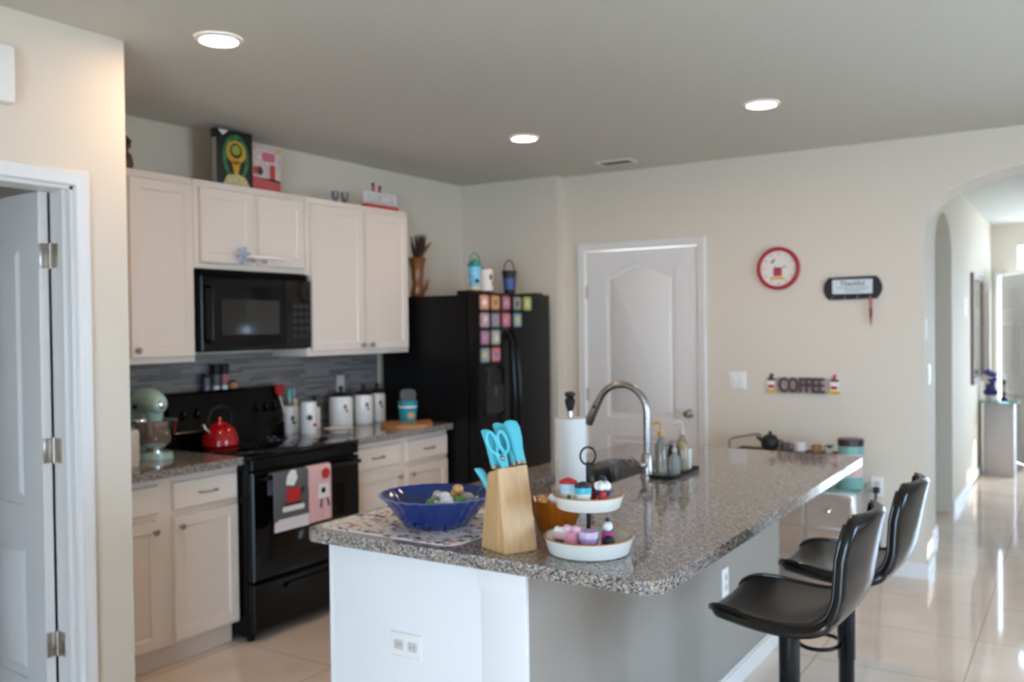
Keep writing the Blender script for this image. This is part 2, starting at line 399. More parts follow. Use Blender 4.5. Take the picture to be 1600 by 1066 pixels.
# door casings (profiled boards)
def casing(M, u0, u1, vt, w, name, label):
    b = mb(TRIM); b.M = M
    prof = ((0, .008), (.006, .016), (w*.45, .014), (w*.6, .019), (w-.006, .019), (w, .012))
    # inner path corners
    def path(off): return [(u0-off, 0), (u0-off, vt+off), (u1+off, vt+off), (u1+off, 0)]
    back0 = [(p[0], p[1], 0) for p in path(0)]; rs = [back0]
    for off, d in prof: rs.append([(p[0], p[1], d) for p in path(off)])
    rs.append([(p[0], p[1], 0) for p in path(w)])
    V = [[b._v(p) for p in r] for r in rs]
    for a, c in zip(V, V[1:]+V[:1]):
        for i in range(3): b._f([a[i], a[i+1], c[i+1], c[i]])
    for i in (0, 3): b._f([r[i] for r in V])
    struct(b, name, label, 'trim')
casing(T(0, YB, 0) @ AX_NY, DX0-.004, DX1+.004, DZ+.004, .058, 'trim_1', 'white casing around the closed back door')
casing(T(XP, 0, 0) @ AX_X, PO0, PO1, PZ, .058, 'trim_2', 'white casing around the open pantry door')
b = mb(TRIM)   # pantry jamb lining with stop
b.box(XP-.125, PO1-.012, 0, XP, PO1, PZ).box(XP-.125, PO0, 0, XP, PO0+.012, PZ).box(XP-.125, PO0, PZ-.012, XP, PO1, PZ)
b.box(XP-.06, PO1-.024, 0, XP-.03, PO1-.012, PZ-.012)
struct(b, 'trim_3', 'white jamb lining of the pantry door', 'trim')

# panel doors: slab + raised stiles and rails with an arched upper panel
def panel_door(M, w, h, t, name, label, hinge_side, knob_side=None, knob_z=.93, arch_h=.055, knuckles=(), kdepth=0):
    b = mb(TRIM); b.M = M
    b.box(0, 0, 0, w, h, t-.012)
    st = .14*w/.8 if w > .6 else .1
    p0, p1 = st+.015, w-st-.015
    z1, z2, z3, z4 = .22, .735, .875, h-.17
    L = t-.012
    b.prism([(0, 0), (p0, 0), (p0, h), (0, h)], L, t); b.prism([(p1, 0), (w, 0), (w, h), (p1, h)], L, t)
    b.prism([(p0, 0), (p1, 0), (p1, z1), (p0, z1)], L, t); b.prism([(p0, z2), (p1, z2), (p1, z3), (p0, z3)], L, t)
    def bow(k, o=0): return [(p0+o+(p1-p0-2*o)*i/18, z4+arch_h*math.sin(PI*i/18)**1.6-o) for i in range(19)]
    b.prism([(p0, h)]+bow(0)+[(p1, h)], L, t)
    b.panel(p0+.03, z1+.03, p1-.03, z2-.03, [(0, L), (.02, t-.001)], back=L-.001)
    lo = [(p0+.03, z3+.03), (p1-.03, z3+.03)]; up = bow(0, .03)[::-1]; poly = lo+up
    cx = w/2; cz = (z3+z4)/2
    inn = [(cx+(u-cx)*.93, cz+(v-cz)*.955) for u, v in poly]
    b.rings([[(u, v, L-.001) for u, v in poly], [(u, v, t-.001) for u, v in inn]], True, True)
    o = struct(b, name, label, 'door')
    if knob_side:
        u = w-.065 if knob_side == 'r' else .065
        k = mb(STEEL); k.M = M @ T(u, knob_z, t)
        k.lathe([(.031, 0), (.031, .006), (.012, .012), (.011, .03), (.024, .038), (.028, .05), (.024, .06), (.008, .066)], seg=24)
        k.build('door_knob', o, True, label='satin nickel round door knob')
    for z in knuckles:
        k = mb(STEEL); u = 0 if hinge_side == 'l' else w
        k.M = M
        k.tube([(u-.006, z-.05, t+.004), (u-.006, z+.05, t+.004)], .007, 10); k.box(u-.016, z-.045, t-.002, u+.01, z+.045, t+.002)
        k.build('hinge', o, True, label='nickel hinge')
    return o
panel_door(T(DX0, YB+.034, .006) @ AX_NY, DX1-DX0, DZ-.006, .032, 'door_1', 'closed white arched-panel door in the back wall', 'l', 'r', .92, .075, knuckles=(.27, 1.03, 1.77))
# open pantry door: hinged at the far jamb, swung into the pantry
Mp = T(XP-.128, -1.106, .008) @ Matrix.Rotation(math.radians(-4.5), 4, 'Z') @ T(-.74, 0, 0) @ AX_NY
pd = panel_door(Mp, .74, 2.035, .034, 'door_2', 'white panel door standing open into the pantry at the left', 'r', 'l', .93, .055)
for z in (.385, 1.097, 1.81):
    k = mb(STEEL)
    k.box(XP-.1275, -1.139, z-.045, XP-.1255, -1.108, z+.045, .0008)
    k.tube([(XP-.124, -1.1, z-.047), (XP-.124, -1.1, z+.047)], .0065, 10)
    k.box(XP-.118, PO1-.0135, z-.045, XP-.08, PO1-.0115, z+.045)
    k.build('hinge', pd, True, label='nickel hinge joining door edge and jamb')
# front door at the end of the hall, open inwards
Mf = T(3.29, 8.56, .01) @ Matrix.Rotation(math.radians(-67), 4, 'Z') @ AX_NY
b = mb(TRIM); b.M = Mf
b.box(0, 0, -.044, .95, 2.03, -.006)
for u0 in (.1, .51):
    for v0, v1 in ((.2, .75), (.9, 1.5), (1.64, 1.9)):
        for s_ in (1, -1):
            q = lambda d: -.025+s_*(d+.025)
            b.panel(u0, v0, u0+.34, v1, [(0, q(-.006)), (.012, q(.006)), (.03, q(.006)), (.045, q(-.004)), (.06, q(0))], back=q(-.008))
fd = struct(b, 'door_3', 'white six-panel front door standing open at the far end of the hall', 'door')
k = mb(STEEL); k.M = Mf @ T(.88, .95, -.006); k.lathe([(.03, 0), (.03, .006), (.011, .012), (.011, .03), (.027, .045), (.02, .06), (.004, .064)], seg=16); k.build('door_knob', fd, True)
b = mb(TRIM)
b.box(3.24, 8.585, 2.045, 4.35, 8.73, 2.075).box(3.24, 8.585, 0, 3.275, 8.73, 2.045).box(4.315, 8.585, 0, 4.35, 8.73, 2.045).box(3.45, 8.59, 2.105, 4.30, 8.6, 2.125).box(3.45, 8.59, 2.375, 4.30, 8.6, 2.395).box(3.45, 8.59, 2.125, 3.472, 8.6, 2.375)
fw = struct(b, 'window_3', 'white front door frame with transom light', 'window')
mb(CLEAR).box(3.471, 8.66, 2.121, 4.279, 8.664, 2.379).build('pane', fw, True)

# ------------------------------------------------------------------ kitchen cabinets
FRONT = [(0, .012), (.004, .02), (.05, .02), (.056, .013), (.064, .012), (.085, .0135)]
FLATD = [(0, .012), (.006, .02), (.022, .02), (.026, .0185)]
def knob(b_at, parent, world_M):
    k = mb(STEEL); k.M = world_M
    k.lathe([(.006, 0), (.005, .012), (.013, .018), (.015, .024), (.011, .029), (.002, .03)], seg=16)
    return k.build('knob', parent, True)
def cab_door(t, x, y0, z0, y1, z1, kn=None):
    d = mb(CAB); d.M = T(x, 0, 0) @ AX_X; d.panel(y0, z0, y1, z1, FRONT)
    o = d.build('door', t, True)
    if kn: knob(None, o, T(x+.02, kn[0], kn[1]) @ Matrix.Rotation(PI/2, 4, 'Y'))
    return o
def cab_drawer(t, x, y0, z0, y1, z1):
    d = mb(CAB); d.M = T(x, 0, 0) @ AX_X; d.panel(y0, z0, y1, z1, FLATD)
    o = d.build('drawer', t, True)
    h = mb(STEEL); ym = (y0+y1)/2; zm = (z0+z1)/2
    h.tube([(x+.019, ym-.045, zm), (x+.04, ym-.045, zm), (x+.045, ym-.03, zm), (x+.046, ym, zm), (x+.045, ym+.03, zm), (x+.04, ym+.045, zm), (x+.019, ym+.045, zm)], .0055, 10)
    h.build('handle', o, True)
def base_cab(y0, y1, yc0, yc1, label):
    t = thing('base_cabinet', label, 'cabinet', (0, (y0+y1)/2, 0), group=None)
    mb(CAB).box(.004, y0, .105, .60, y1, .876, .001).build('body', t, True)
    mb(CAB).box(.004, y0+.001, 0, .545, y1-.001, .105).build('toe_kick', t, True)
    for (a, c, kn) in ((y0+.014, yc0, (yc0-.03, .64)), (yc1, y1-.012, (yc1+.03, .64))):
        cab_drawer(t, .60, a, .715, c, .845)
        cab_door(t, .60, a, .118, c, .688, kn)
    return t
YW = .775; YR = 1.705
base_cab(-.868, -.003, -.455, -.38, 'cream base cabinet with two drawers and doors, left of the black range')
base_cab(YW+.003, YR, 1.225, 1.283, 'cream base cabinet with two drawers and doors, between range and refrigerator')
def counter(y0, y1, label, cr):
    b = mb(MATS['granite']); b.prism(rrect(.013, y0, .65, y1, .012, 4, cr), .8765, .914)
    tag(b.build('countertop'), label, 'countertop')
counter(-.868, -.002, 'speckled granite countertop left of the range under the mint mixer', (0, 0, 0, 0))
counter(YW+.002, YR+.018, 'speckled granite countertop right of the range under the white canisters', (1, 0, 0, 0))
b = mb(MATS['mosaic_tile']).box(0, -.868, .90, .012, 1.72, 1.40)
tag(b.build('backsplash'), 'grey mosaic strip tile backsplash behind the counter', 'backsplash', kind='structure')
ZT = 2.30
def upper(y0, y1, z0, doors, label, zt=ZT):
    t = thing('wall_cabinet', label, 'cabinet', (0, (y0+y1)/2, z0))
    mb(CAB).box(.004, y0, z0, .30, y1, zt, .001).build('body', t, True)
    for (a, c, kn) in doors: cab_door(t, .30, a, z0+.028, c, zt-.036, kn)
    return t
upper(-.868, -.002, 1.374, [(-.86, -.41, (-.435, 1.44)), (-.372, -.014, (-.345, 1.44))], 'tall cream wall cabinet above the mint mixer')
upper(.001, YW-.002, 1.85, [(.03, .375, (.35, 1.905)), (.408, .747, (.432, 1.905))], 'short cream wall cabinet above the microwave')
upper(YW+.001, YR-.008, 1.374, [(.80, 1.245, (1.22, 1.43)), (1.273, 1.682, (1.30, 1.43))], 'tall cream wall cabinet above the white canisters')
# snowflake wand lying across the two knobs
t = thing('snowflake_wand', 'silver wand with pale blue snowflake resting across the knobs above the microwave', 'wand', (.352, .44, 1.914))
w = mb(mat('wand_silver', (255, 240, 234), .35)); w.tube([(.352, .30, 1.9235), (.352, .36, 1.924), (.352, .44, 1.925), (.352, .53, 1.923), (.352, .655, 1.916)], [.006, .012, .015, .011, .004], 12); w.build('shaft', t, True)
w = mb(mat('snowflake_blue', (158, 180, 206), .2)); w.M = T(.349, .272, 1.925) @ AX_X
for k in range(6):
    a = k*PI/3+.2; c, s_ = math.cos(a), math.sin(a)
    w.tube([(0, 0, .004), (c*.048, s_*.048, .004)], .0045, 8)
    for q in (-1, 1): w.tube([(c*.028, s_*.028, .004), (c*.04+q*-s_*.014, s_*.04+q*c*.014, .004)], .0035, 8)
w.lathe([(.001, 0), (.012, .001), (.012, .007), (.001, .009)], seg=6); w.build('snowflake', t, True)

# microwave
t = thing('microwave', 'black over-the-range microwave under the short wall cabinet', 'microwave', (0, .387, 1.42))
y0, y1, z0, z1 = .006, .769, 1.421, 1.846
mb(BLK).box(.015, y0, z0, .315, y1, z1, .003).build('body', t, True)
d = mb(BLK); d.M = T(.315, 0, 0) @ AX_X
d.panel(y0, z0+.004, .575, z1-.036, [(0, .026), (.006, .032), (.04, .032), (.046, .029)])
o = d.build('door', t, True)
d = mb(WIN); d.M = T(.315, 0, 0) @ AX_X; d.panel(y0+.125, z0+.085, .525, z1-.155, [(0, .032), (.004, .0325)], back=.0285); d.build('window', o, True, label='dark grey mesh window')
h = mb(BLK); h.tube([(.346, y0+.04, z0+.05), (.378, y0+.04, z0+.06), (.382, y0+.04, z0+.19), (.378, y0+.04, z1-.10), (.346, y0+.04, z1-.09)], .009, 10); h.build('handle', o, True)
d = mb(GLASSB); d.M = T(.315, 0, 0) @ AX_X; d.panel(.58, z0+.004, y1, z1-.036, [(0, .026), (.006, .031)]); cp = d.build('control_panel', t, True)
for i in range(5):
    for j in range(3):
        k = mb(mat('button_grey', (34, 34, 36), .4)); k.M = T(.346, .625+j*.045, z0+.06+i*.042) @ AX_X; k.panel(0, 0, .032, .026, [(0, .0008), (.003, .002)]); k.build('button', cp, True)
d = mb(BLKM); d.M = T(.315, 0, 0) @ AX_X
for i in range(5): d.panel(y0+.01, z1-.032+i*.006, y1-.01, z1-.029+i*.006, [(0, .024), (.0005, .028)])
d.build('vent_grille', t, True)

# range
t = thing('range', 'black electric range with two tea towels on the oven handle', 'stove', (0, .387, 0))
y0, y1 = .004, .771
mb(BLK).box(.03, y0, .03, .655, y1, .90, .002).build('body', t, True)
mb(GLASSB).box(.03, y0-.001+.001, .90, .695, y1, .918, .004).build('cooktop', t, True)
bu = mb(mat('burner_ring', (38, 38, 40), .2))
for (x, y, r) in ((.22, .2, .085), (.5, .2, .105), (.22, .58, .085), (.5, .58, .105)):
    bu.rings([[(x+q*math.cos(2*PI*k/40), y+q*math.sin(2*PI*k/40), z) for k in range(40)] for q, z in ((r, .918), (r, .9186), (r-.006, .9186), (r-.006, .918))], False, False)
bu.build('burner_marks', t, True)
g = mb(BLK); g.M = Matrix(((0, 0, 1, 0), (0, 1, 0, 0), (1, 0, 0, 0), (0, 0, 0, 1)))
prof = [(.014, .918), (.105, .918), (.105, .985), (.092, 1.0), (.07, 1.185), (.06, 1.2), (.03, 1.205), (.014, 1.2)]
g = mb(BLK); g.rings([[(x, y, z) for x, z in prof] for y in (y0, y1)]); bgd = g.build('backguard', t, True)
for y in (.10, .185, .60, .665, .73):
    k = mb(BLKM); k.M = T(.0815, y, 1.09) @ Matrix.Rotation(PI/2-.12, 4, 'Y'); k.lathe([(.024, 0), (.023, .018), (.019, .02), (.004, .021)], seg=20); k.box(-.02, -.004, .019, .02, .004, .027); k.build('knob', bgd, True)
k = mb(mat('clock_display', (16, 20, 22), .08)); k.M = T(.0785, .29, 1.07) @ Matrix.Rotation(-.118, 4, 'Y') @ AX_X; k.panel(0, 0, .2, .07, [(0, .001), (.002, .002)]); k.build('display', bgd, True)
d = mb(BLK); d.M = T(.655, 0, 0) @ AX_X
d.panel(y0+.004, .30, y1-.004, .835, [(0, .035), (.008, .044), (.09, .044), (.096, .041)]); od = d.build('oven_door', t, True)
d = mb(GLASSB); d.M = T(.655, 0, 0) @ AX_X; d.panel(y0+.12, .39, y1-.12, .70, [(0, .043), (.002, .0435)], back=.0405); d.build('window', od, True)
h = mb(BLK); h.tube([(.697, .05, .80), (.745, .055, .808), (.75, .08, .81), (.75, .387, .812), (.75, .69, .81), (.745, .717, .808), (.697, .722, .80)], .012, 12); h.build('handle', od, True)
d = mb(BLK); d.M = T(.655, 0, 0) @ AX_X; d.panel(y0+.004, .845, y1-.004, .897, [(0, .035), (.005, .04)]); d.build('front_trim', t, True)
d = mb(BLK); d.M = T(.655, 0, 0) @ AX_X; d.panel(y0+.004, .052, y1-.004, .288, [(0, .035), (.008, .043)]); dr = d.build('storage_drawer', t, True)
h = mb(BLK); h.M = T(.698, 0, 0) @ AX_X; h.prism([(.2, .235), (.575, .235), (.555, .255), (.22, .255)], -.001, .016); h.build('drawer_pull', dr, True)
for x, y in ((.08, .04), (.08, .735), (.63, .04), (.63, .735)): mb(BLKM).lathe([(.018, 0), (.018, .012), (.01, .014), (.01, .031)], (x, y, 0), 16).build('foot', t, True)

# tea towels over the oven handle
def towel(y0, y1, zb, M1, label, front):
    R = .021; cz = .812; cx = .75
    def prof(r, e): return [(cx-r, .72), (cx-r, cz-.02)]+[(cx+r*math.cos(PI-PI*i/10), cz+r*math.sin(PI-PI*i/10)) for i in range(11)]+[(cx+r, cz-.02), (cx+r+e*.5, (cz+zb)/2), (cx+r+e, zb)]
    pin, pout = prof(R-.003, .002), prof(R, .003)
    b = mb(M1); rs = []
    for i in range(11):
        y = y0+(y1-y0)*i/10; wv = .002*math.sin(i*1.7)
        q = pout+pin[::-1]; n = len(pout)
        rs.append([(x+(wv if z < cz-.03 and x > cx else 0), y, z) for x, z in q])
    b.rings(rs)
    o = b.build('tea_towel')
    tag(o, label, 'towel', 'tea towels on the oven handle')
    front(o, cx+R+.0045)
    return o
def flat(parent, name, material, poly, x, d=.002, label=None):
    b = mb(material); b.M = T(x, 0, 0) @ AX_X; b.prism(poly, 0, d); return b.build(name, parent, True, label=label)
def f1(o, x):
    flat(o, 'white_hem', WTOW, [(.073, .542), (.30, .542), (.30, .60), (.105, .60), (.073, .585)], x, .003)
    # a teapot-shaped print: red body, dark band and spout, white cloth above and saucer below
    flat(o, 'mug_print', REDP, rrect(.15, .675, .245, .745, .02), x)
    flat(o, 'saucer_print', WHITE, rrect(.125, .632, .27, .658, .01), x)
    flat(o, 'steam_print', WHITE, [(.15, .765), (.20, .755), (.225, .79), (.215, .83), (.185, .835), (.16, .81)], x)
    flat(o, 'band_print', BLACKP, rrect(.14, .66, .255, .672, .003), x); flat(o, 'mug_handle_print', BLACKP, [(.247, .70), (.275, .73), (.27, .745), (.245, .725)], x)
towel(.073, .302, .541, GREYT, 'grey tea towel with white hem and red print, left one on the oven handle', f1)
def f2(o, x):
    flat(o, 'flower_print', REDP, circ(.425, .785, .028, 16), x); flat(o, 'pot_print', WHITE, [(.365, .66), (.455, .66), (.445, .735), (.375, .735)], x)
    flat(o, 'band_print', BLACKP, circ(.405, .70, .016, 12), x); flat(o, 'stem_print', BLACKP, [(.38, .615), (.39, .655), (.396, .655), (.392, .61)], x); flat(o, 'stem_print', BLACKP, [(.43, .655), (.436, .655), (.452, .615), (.44, .612)], x)
towel(.308, .468, .545, MATS['gingham'], 'pink gingham tea towel with red and white print, right one on the oven handle', f2)

# refrigerator
t = thing('refrigerator', 'black side-by-side refrigerator with magnets beside the back wall', 'refrigerator', (.4, 2.185, 0))
fy0, fy1, fs, fx = 1.737, 2.642, 2.098, .845
mb(BLKM).box(.04, fy0+.004, .02, .752, fy1-.004, 1.742, .004).build('body', t, True)
dr1 = mb(BLKM).box(.758, fy0, .06, fx, fs-.004, 1.757, .012).build('freezer_door', t, True)
dr2 = mb(BLKM).box(.758, fs+.004, .06, fx, fy1, 1.757, .012).build('fresh_food_door', t, True)
for y, p in ((fs-.035, dr1), (fs+.035, dr2)):
    h = mb(BLK); zs = [.62+i*(1.505-.62)/14 for i in range(15)]
    h.tube([(fx+(.002 if i in (0, 14) else .028+.03*math.sin(PI*i/14)), y+(-.012 if p is dr1 else .012)*math.sin(PI*i/14)*0, z) for i, z in enumerate(zs)], [.012+.004*math.sin(PI*i/14) for i in range(15)], 12); h.build('handle', p, True)
dsp = mb(GLASSB); dsp.M = T(fx, 0, 0) @ AX_X
dsp.panel(1.785, .955, 2.035, 1.275, [(0, .003), (.004, .005), (.016, .005), (.02, .003)]); dp = dsp.build('dispenser', dr1, True)
k = mb(DARK); k.M = T(fx, 0, 0) @ AX_X; k.panel(1.81, .975, 2.01, 1.15, [(0, .006), (.012, .006), (.02, .0035)], back=.003); k.build('dispenser_recess', dr1, True)
k = mb(mat('lever_grey', (60, 60, 62), .3)); k.box(fx+.004, 1.895, 1.08, fx+.012, 1.93, 1.145, .002); k.build('dispenser_lever', dr1, True)
mb(BLKM).box(.66, fy0+.02, 1.742, .80, fy0+.12, 1.772, .005).build('hinge_cover', t, True)
mb(BLKM).box(.66, fy1-.12, 1.742, .80, fy1-.02, 1.772, .005).build('hinge_cover', t, True)
mb(BLKM).box(.70, fy0+.01, .0, .75, fy1-.01, .058).build('kick_grille', t, True)
mb(BLKM).box(.06, fy0+.02, 0, .12, fy1-.02, .02).build('foot_rail', t, True)
# magnets
mcols = [1.80, 1.925, 2.055, 2.195, 2.325]; mrows = [1.692, 1.578, 1.465, 1.352]
minfo = [
 (0, 0, (238, 150, 120), (250, 226, 204), 'cream and orange picture magnet at the top left corner of the refrigerator'),
 (0, 1, (222, 136, 60), (120, 96, 40), 'orange and olive picture magnet, second in the top row'),
 (0, 2, (170, 72, 92), (212, 150, 160), 'dark rose picture magnet, third in the top row'),
 (0, 3, (110, 120, 100), (124, 40, 50), 'grey green magnet with dark red blot, fourth in the top row'),
 (0, 4, (182, 196, 70), (236, 226, 196), 'lime green edged magnet, rightmost in the top row'),
 (1, 0, (190, 146, 150), (228, 204, 204), 'pale mauve picture magnet, leftmost in the second row'),
 (1, 1, (104, 124, 160), (222, 120, 70), 'grey blue magnet with orange blot, second in the second row'),
 (1, 2, (206, 78, 108), (222, 150, 160), 'bright pink picture magnet, third in the second row'),
 (1, 3, (112, 150, 168), (224, 200, 70), 'light blue magnet with yellow blot, rightmost in the second row'),
 (2, 0, (150, 84, 136), (214, 140, 170), 'purple picture magnet, left one in the third row'),
 (2, 1, (170, 178, 150), (226, 210, 216), 'pale sage picture magnet, right one in the third row'),
 (3, 0, (130, 156, 140), (222, 190, 150), 'sage and tan picture magnet, bottom left one'),
 (3, 1, (222, 92, 96), (110, 120, 190), 'red edged magnet with blue blot, bottom right one')]
for i, (r, c, c1, c2, lab) in enumerate(minfo):
    cy, cz = mcols[c], mrows[r]
    b = mb(mat('magnet_edge_%d' % i, tuple(int(v*.84) for v in c1), .5)); b.M = T(fx, 0, 0) @ AX_X
    b.prism(rrect(cy-.052, cz-.048, cy+.052, cz+.048, .02), .0005, .005)
    o = tag(b.build('fridge_magnet'), lab, 'magnet', 'picture magnets on the refrigerator')
    b = mb(mat('magnet_print_%d' % i, tuple(int(x*.45+95) for x in c1), .5)); b.M = T(fx, 0, 0) @ AX_X
    b.prism(rrect(cy-.041, cz-.038, cy+.041, cz+.038, .016), .005, .006)
    b.m(mat('magnet_blot_%d' % i, c2, .45)); random.seed(i)
    b.prism([(cy+random.uniform(-.008, .008)+(.012+random.random()*.016)*math.cos(2*PI*k/9), cz+(.014+random.random()*.018)*math.sin(2*PI*k/9)) for k in range(9)], .006, .0066)
    b.build('print', o)
# things on top of the refrigerator
def loop_handle(b, c, r, h, rad, ang=0):
    b.tube([(c[0]+r*math.cos(ang)*math.cos(PI*i/14), c[1]+r*math.sin(ang)*math.cos(PI*i/14), c[2]+h*math.sin(PI*i/14)) for i in range(15)], rad, 8)
ZF = 1.7575
t = thing('snack_bucket', 'light blue lidded snack bucket with green lid on the refrigerator top', 'bucket', (.80, 1.80, ZF))
t.matrix_basis = T(.765, 1.815, 1.7725)
mb(mat('sky_print', (120, 190, 220), .4, var=(30, .25))).lathe([(.03, 0), (.032, .012), (.044, .15), (.046, .152)]).build('tub', t)
mb(mat('lid_green', (30, 128, 116), .3)).lathe([(.048, .152), (.048, .162), (.036, .186), (.012, .2), (.001, .201)]).build('lid', t)
b = mb(mat('lid_green', 0)); loop_handle(b, (0, 0, .17), .04, .07, .004, 1.2); b.build('strap', t)
mb(mat('tan_base', (214, 190, 150), .5)).lathe([(.036, .0), (.036, .01), (.032, .03)], seg=24).build('base_band', t)
mb(NAVY).ball((.034, -.024, .06), .013, 12).build('print_dot', t, label='navy blot')
t = thing('ceramic_canister', 'white canister with black base band on the refrigerator top', 'canister', (.688, 2.04, 1.742))
mb(CER).lathe([(.058, .012), (.058, .168), (.052, .178), (.0, .18)]).build('body', t)
mb(BLACKP).lathe([(.06, .018), (.0605, .03), (.06, .034)], cap0=False, cap1=False).build('band', t)
mb(CER).lathe([(.064, 0), (.064, .01), (.058, .012)]).build('base', t)
mb(BLACKP).lathe([(.022, .1792), (.022, .188), (.0, .189)], seg=20).build('lid_knob', t)
b = mb(BLACKP); b.M = T(.057, -.012, .125) @ AX_X; b.prism(circ(0, 0, .012, 12, .02), 0, .004); b.m(REDP); b.prism(circ(.022, -.04, .01, 12, .016), -.006, .002); b.build('print', t)
t = thing('snack_bucket', 'black tapered snack bucket with strap handle on the refrigerator top', 'bucket', (.70, 2.33, 1.742))
mb(BLACKP).lathe([(.036, 0), (.05, .17), (.053, .172), (.053, .182), (.001, .184)]).build('tub', t)
b = mb(BLACKP); loop_handle(b, (0, 0, .178), .044, .078, .0045, 1.2); b.build('strap', t)
b = mb(mat('blue_print', (60, 84, 140), .4)); b.lathe([(.0405, .05), (.0475, .13)], seg=24, cap0=False, cap1=False); b.build('print_band', t)
t = thing('dried_arrangement', 'tall amber vase of dried stems on the refrigerator beside the wall cabinet', 'vase', (.20, 1.93, 1.742))
mb(mat('amber_vase', (140, 88, 44), .15)).lathe([(.04, 0), (.05, .02), (.036, .09), (.045, .2), (.06, .27), (.062, .275), (.056, .272), (.04, .2), (.03, .09)], seg=28, cap1=True).build('vase', t)
b = mb(DSTEM)
for k in range(26):
    a = random.random()*2*PI; q = random.random()*.05
    b.tube([(.02*math.cos(a), .02*math.sin(a), .24), (q*math.cos(a), q*math.sin(a), .34), (q*1.3*math.cos(a), q*1.3*math.sin(a), .42+.02*random.random())], [.004, .007, .002], 6)
b.build('dark_stems', t)
b = mb(STEM)
for k in range(7):
    a = 1.0+.25*k-.4; L = .09+.02*random.random()
    b.tube([(.03*math.cos(a), .03*math.sin(a), .27), (.06*math.cos(a), .06*math.sin(a), .33), ((L)*math.cos(a), L*math.sin(a), .385)], [.004, .011, .002], 6)
    b.tube([(.03*math.cos(a), .03*math.sin(a), .02), (.065*math.cos(a), .065*math.sin(a), .06), ((.07+.02*random.random())*math.cos(a), .085*math.sin(a), .13)], [.003, .006, .001], 6)
b.build('tan_leaves', t)

# things on top of the wall cabinets
t = thing('display_box', 'black box with green and gold oval artwork on the wall cabinets', 'box', (.2, .345, ZT))
mb(BLACKP).box(.165, .225, ZT, .215, .468, ZT+.312, .002).build('carton', t, True)
b = mb(mat('art_green', (48, 120, 72), .45, var=(40, .5))); b.M = T(.2151, .352, ZT+.165) @ AX_X
b.prism(circ(0, 0, .088, 36, .125), 0, .001); b.m(BLACKP).prism(circ(0, -.01, .062, 30, .1), .001, .0015)
b.m(mat('art_gold', (206, 156, 40), .4)).prism(circ(0, .03, .066, 30, .062), .0015, .002, holes=[circ(0, .038, .042, 24, .04)])
b.prism([(-.03, -.02), (.03, -.02), (.012, -.09), (-.012, -.09)], .0015, .002)
b.m(mat('art_cream', (206, 190, 140), .5, var=(60, .4))).prism([(-.095, -.155), (.098, -.155), (.06, -.1), (0, -.085), (-.06, -.1)], .0015, .0022)
b.m(mat('art_olive', (150, 160, 60), .5)).prism(circ(0, .042, .03, 20, .028), .0015, .0024)
b.m(WHITE).prism([(-.118, .14), (-.05, .14), (-.088, .112)], 0, .001); b.build('artwork', t, True)
b = mb(mat('box_side_tan', (170, 160, 140), .6)); b.box(.172, .2242, ZT+.01, .21, .225, ZT+.26); b.build('side_label', t, True)
t = thing('display_box', 'pink and red picture box leaning next to the black box', 'box', (.2, .58, ZT))
mb(mat('box_rose', (196, 84, 88), .5)).box(.165, .474, ZT, .205, .684, ZT+.258, .002).build('carton', t, True)
b = mb(mat('art_pale', (206, 186, 180), .5, var=(50, .2))); b.M = T(.2051, .579, ZT+.13) @ AX_X
b.prism([(-.102, -.04), (.102, -.06), (.102, .126), (-.102, .126)], 0, .001)
b.m(mat('art_pink', (206, 104, 130), .5)).prism(rrect(-.035, .05, .06, .1, .015), .001, .0016); b.m(mat('art_red', (190, 60, 58), .5)).prism(rrect(.02, -.05, .06, .035, .01), .001, .0016)
b.prism([(-.1, -.03), (-.04, -.03), (-.04, .02), (-.1, .01)], .001, .0014); b.m(NAVY).prism(circ(-.05, -.008, .02, 14, .024), .0014, .002); b.prism([(-.09, -.045), (.095, -.062), (.1, -.048), (.05, -.058)], .001, .002)
b.m(YEL).prism(circ(.082, .108, .014, 12), .001, .0016); b.build('artwork', t, True)
t = thing('kitchen_sign', 'white KITCHEN letter sign on a red base on the right wall cabinet', 'sign', (.275, 1.463, ZT))
mb(REDP).box(.25, 1.308, ZT, .30, 1.618, ZT+.02, .003).build('base', t, True)
b = mb(WHITE); b.M = T(.275, 1.463, ZT+.062) @ AX_X; b.text('KITCHEN', .108, .016, 0, .0, 0, .68, bold=0); b.build('letters', t, True)
t2 = mb(REDP).box(.268, 1.392, ZT+.10, .282, 1.405, ZT+.14, .003); t2.box(.268, 1.452, ZT+.10, .282, 1.465, ZT+.128, .003); t2.m(BLACKP).box(.268, 1.389, ZT+.14, .282, 1.403, ZT+.16, .003).box(.268, 1.455, ZT+.128, .282, 1.469, ZT+.148, .003); t2.build('ornament', t, True, label='small red and black pegs')
for y, h, lab in ((1.13, .05, 'left'), (1.215, .055, 'right')):
    t = thing('glass_votive', 'small clear glass votive on the wall cabinets, %s of two' % lab, 'glass', (.2, y, ZT), group='glass votives on the wall cabinets')
    mb(mat('smoky_glass', (150, 146, 138), .08, trans=.7)).lathe([(.016, 0), (.01, .012), (.02, .04), (.024, .06+h*.4), (.021, .06+h*.4), (.016, .042)], seg=18, cap1=True).build('cup', t)
t = thing('pottery_jar', 'brown pottery jar on the wall cabinets at the left end', 'jar', (.22, -.345, ZT))
mb(BROWN).lathe([(.05, 0), (.058, .03), (.05, .075), (.034, .09), (.036, .105), (.05, .12), (.044, .12), (.03, .1)], seg=24).build('jar', t)
mb(DSTEM).lathe([(.04, .118), (.052, .14), (.03, .165), (.001, .17)], seg=14).build('dried_tuft', t)

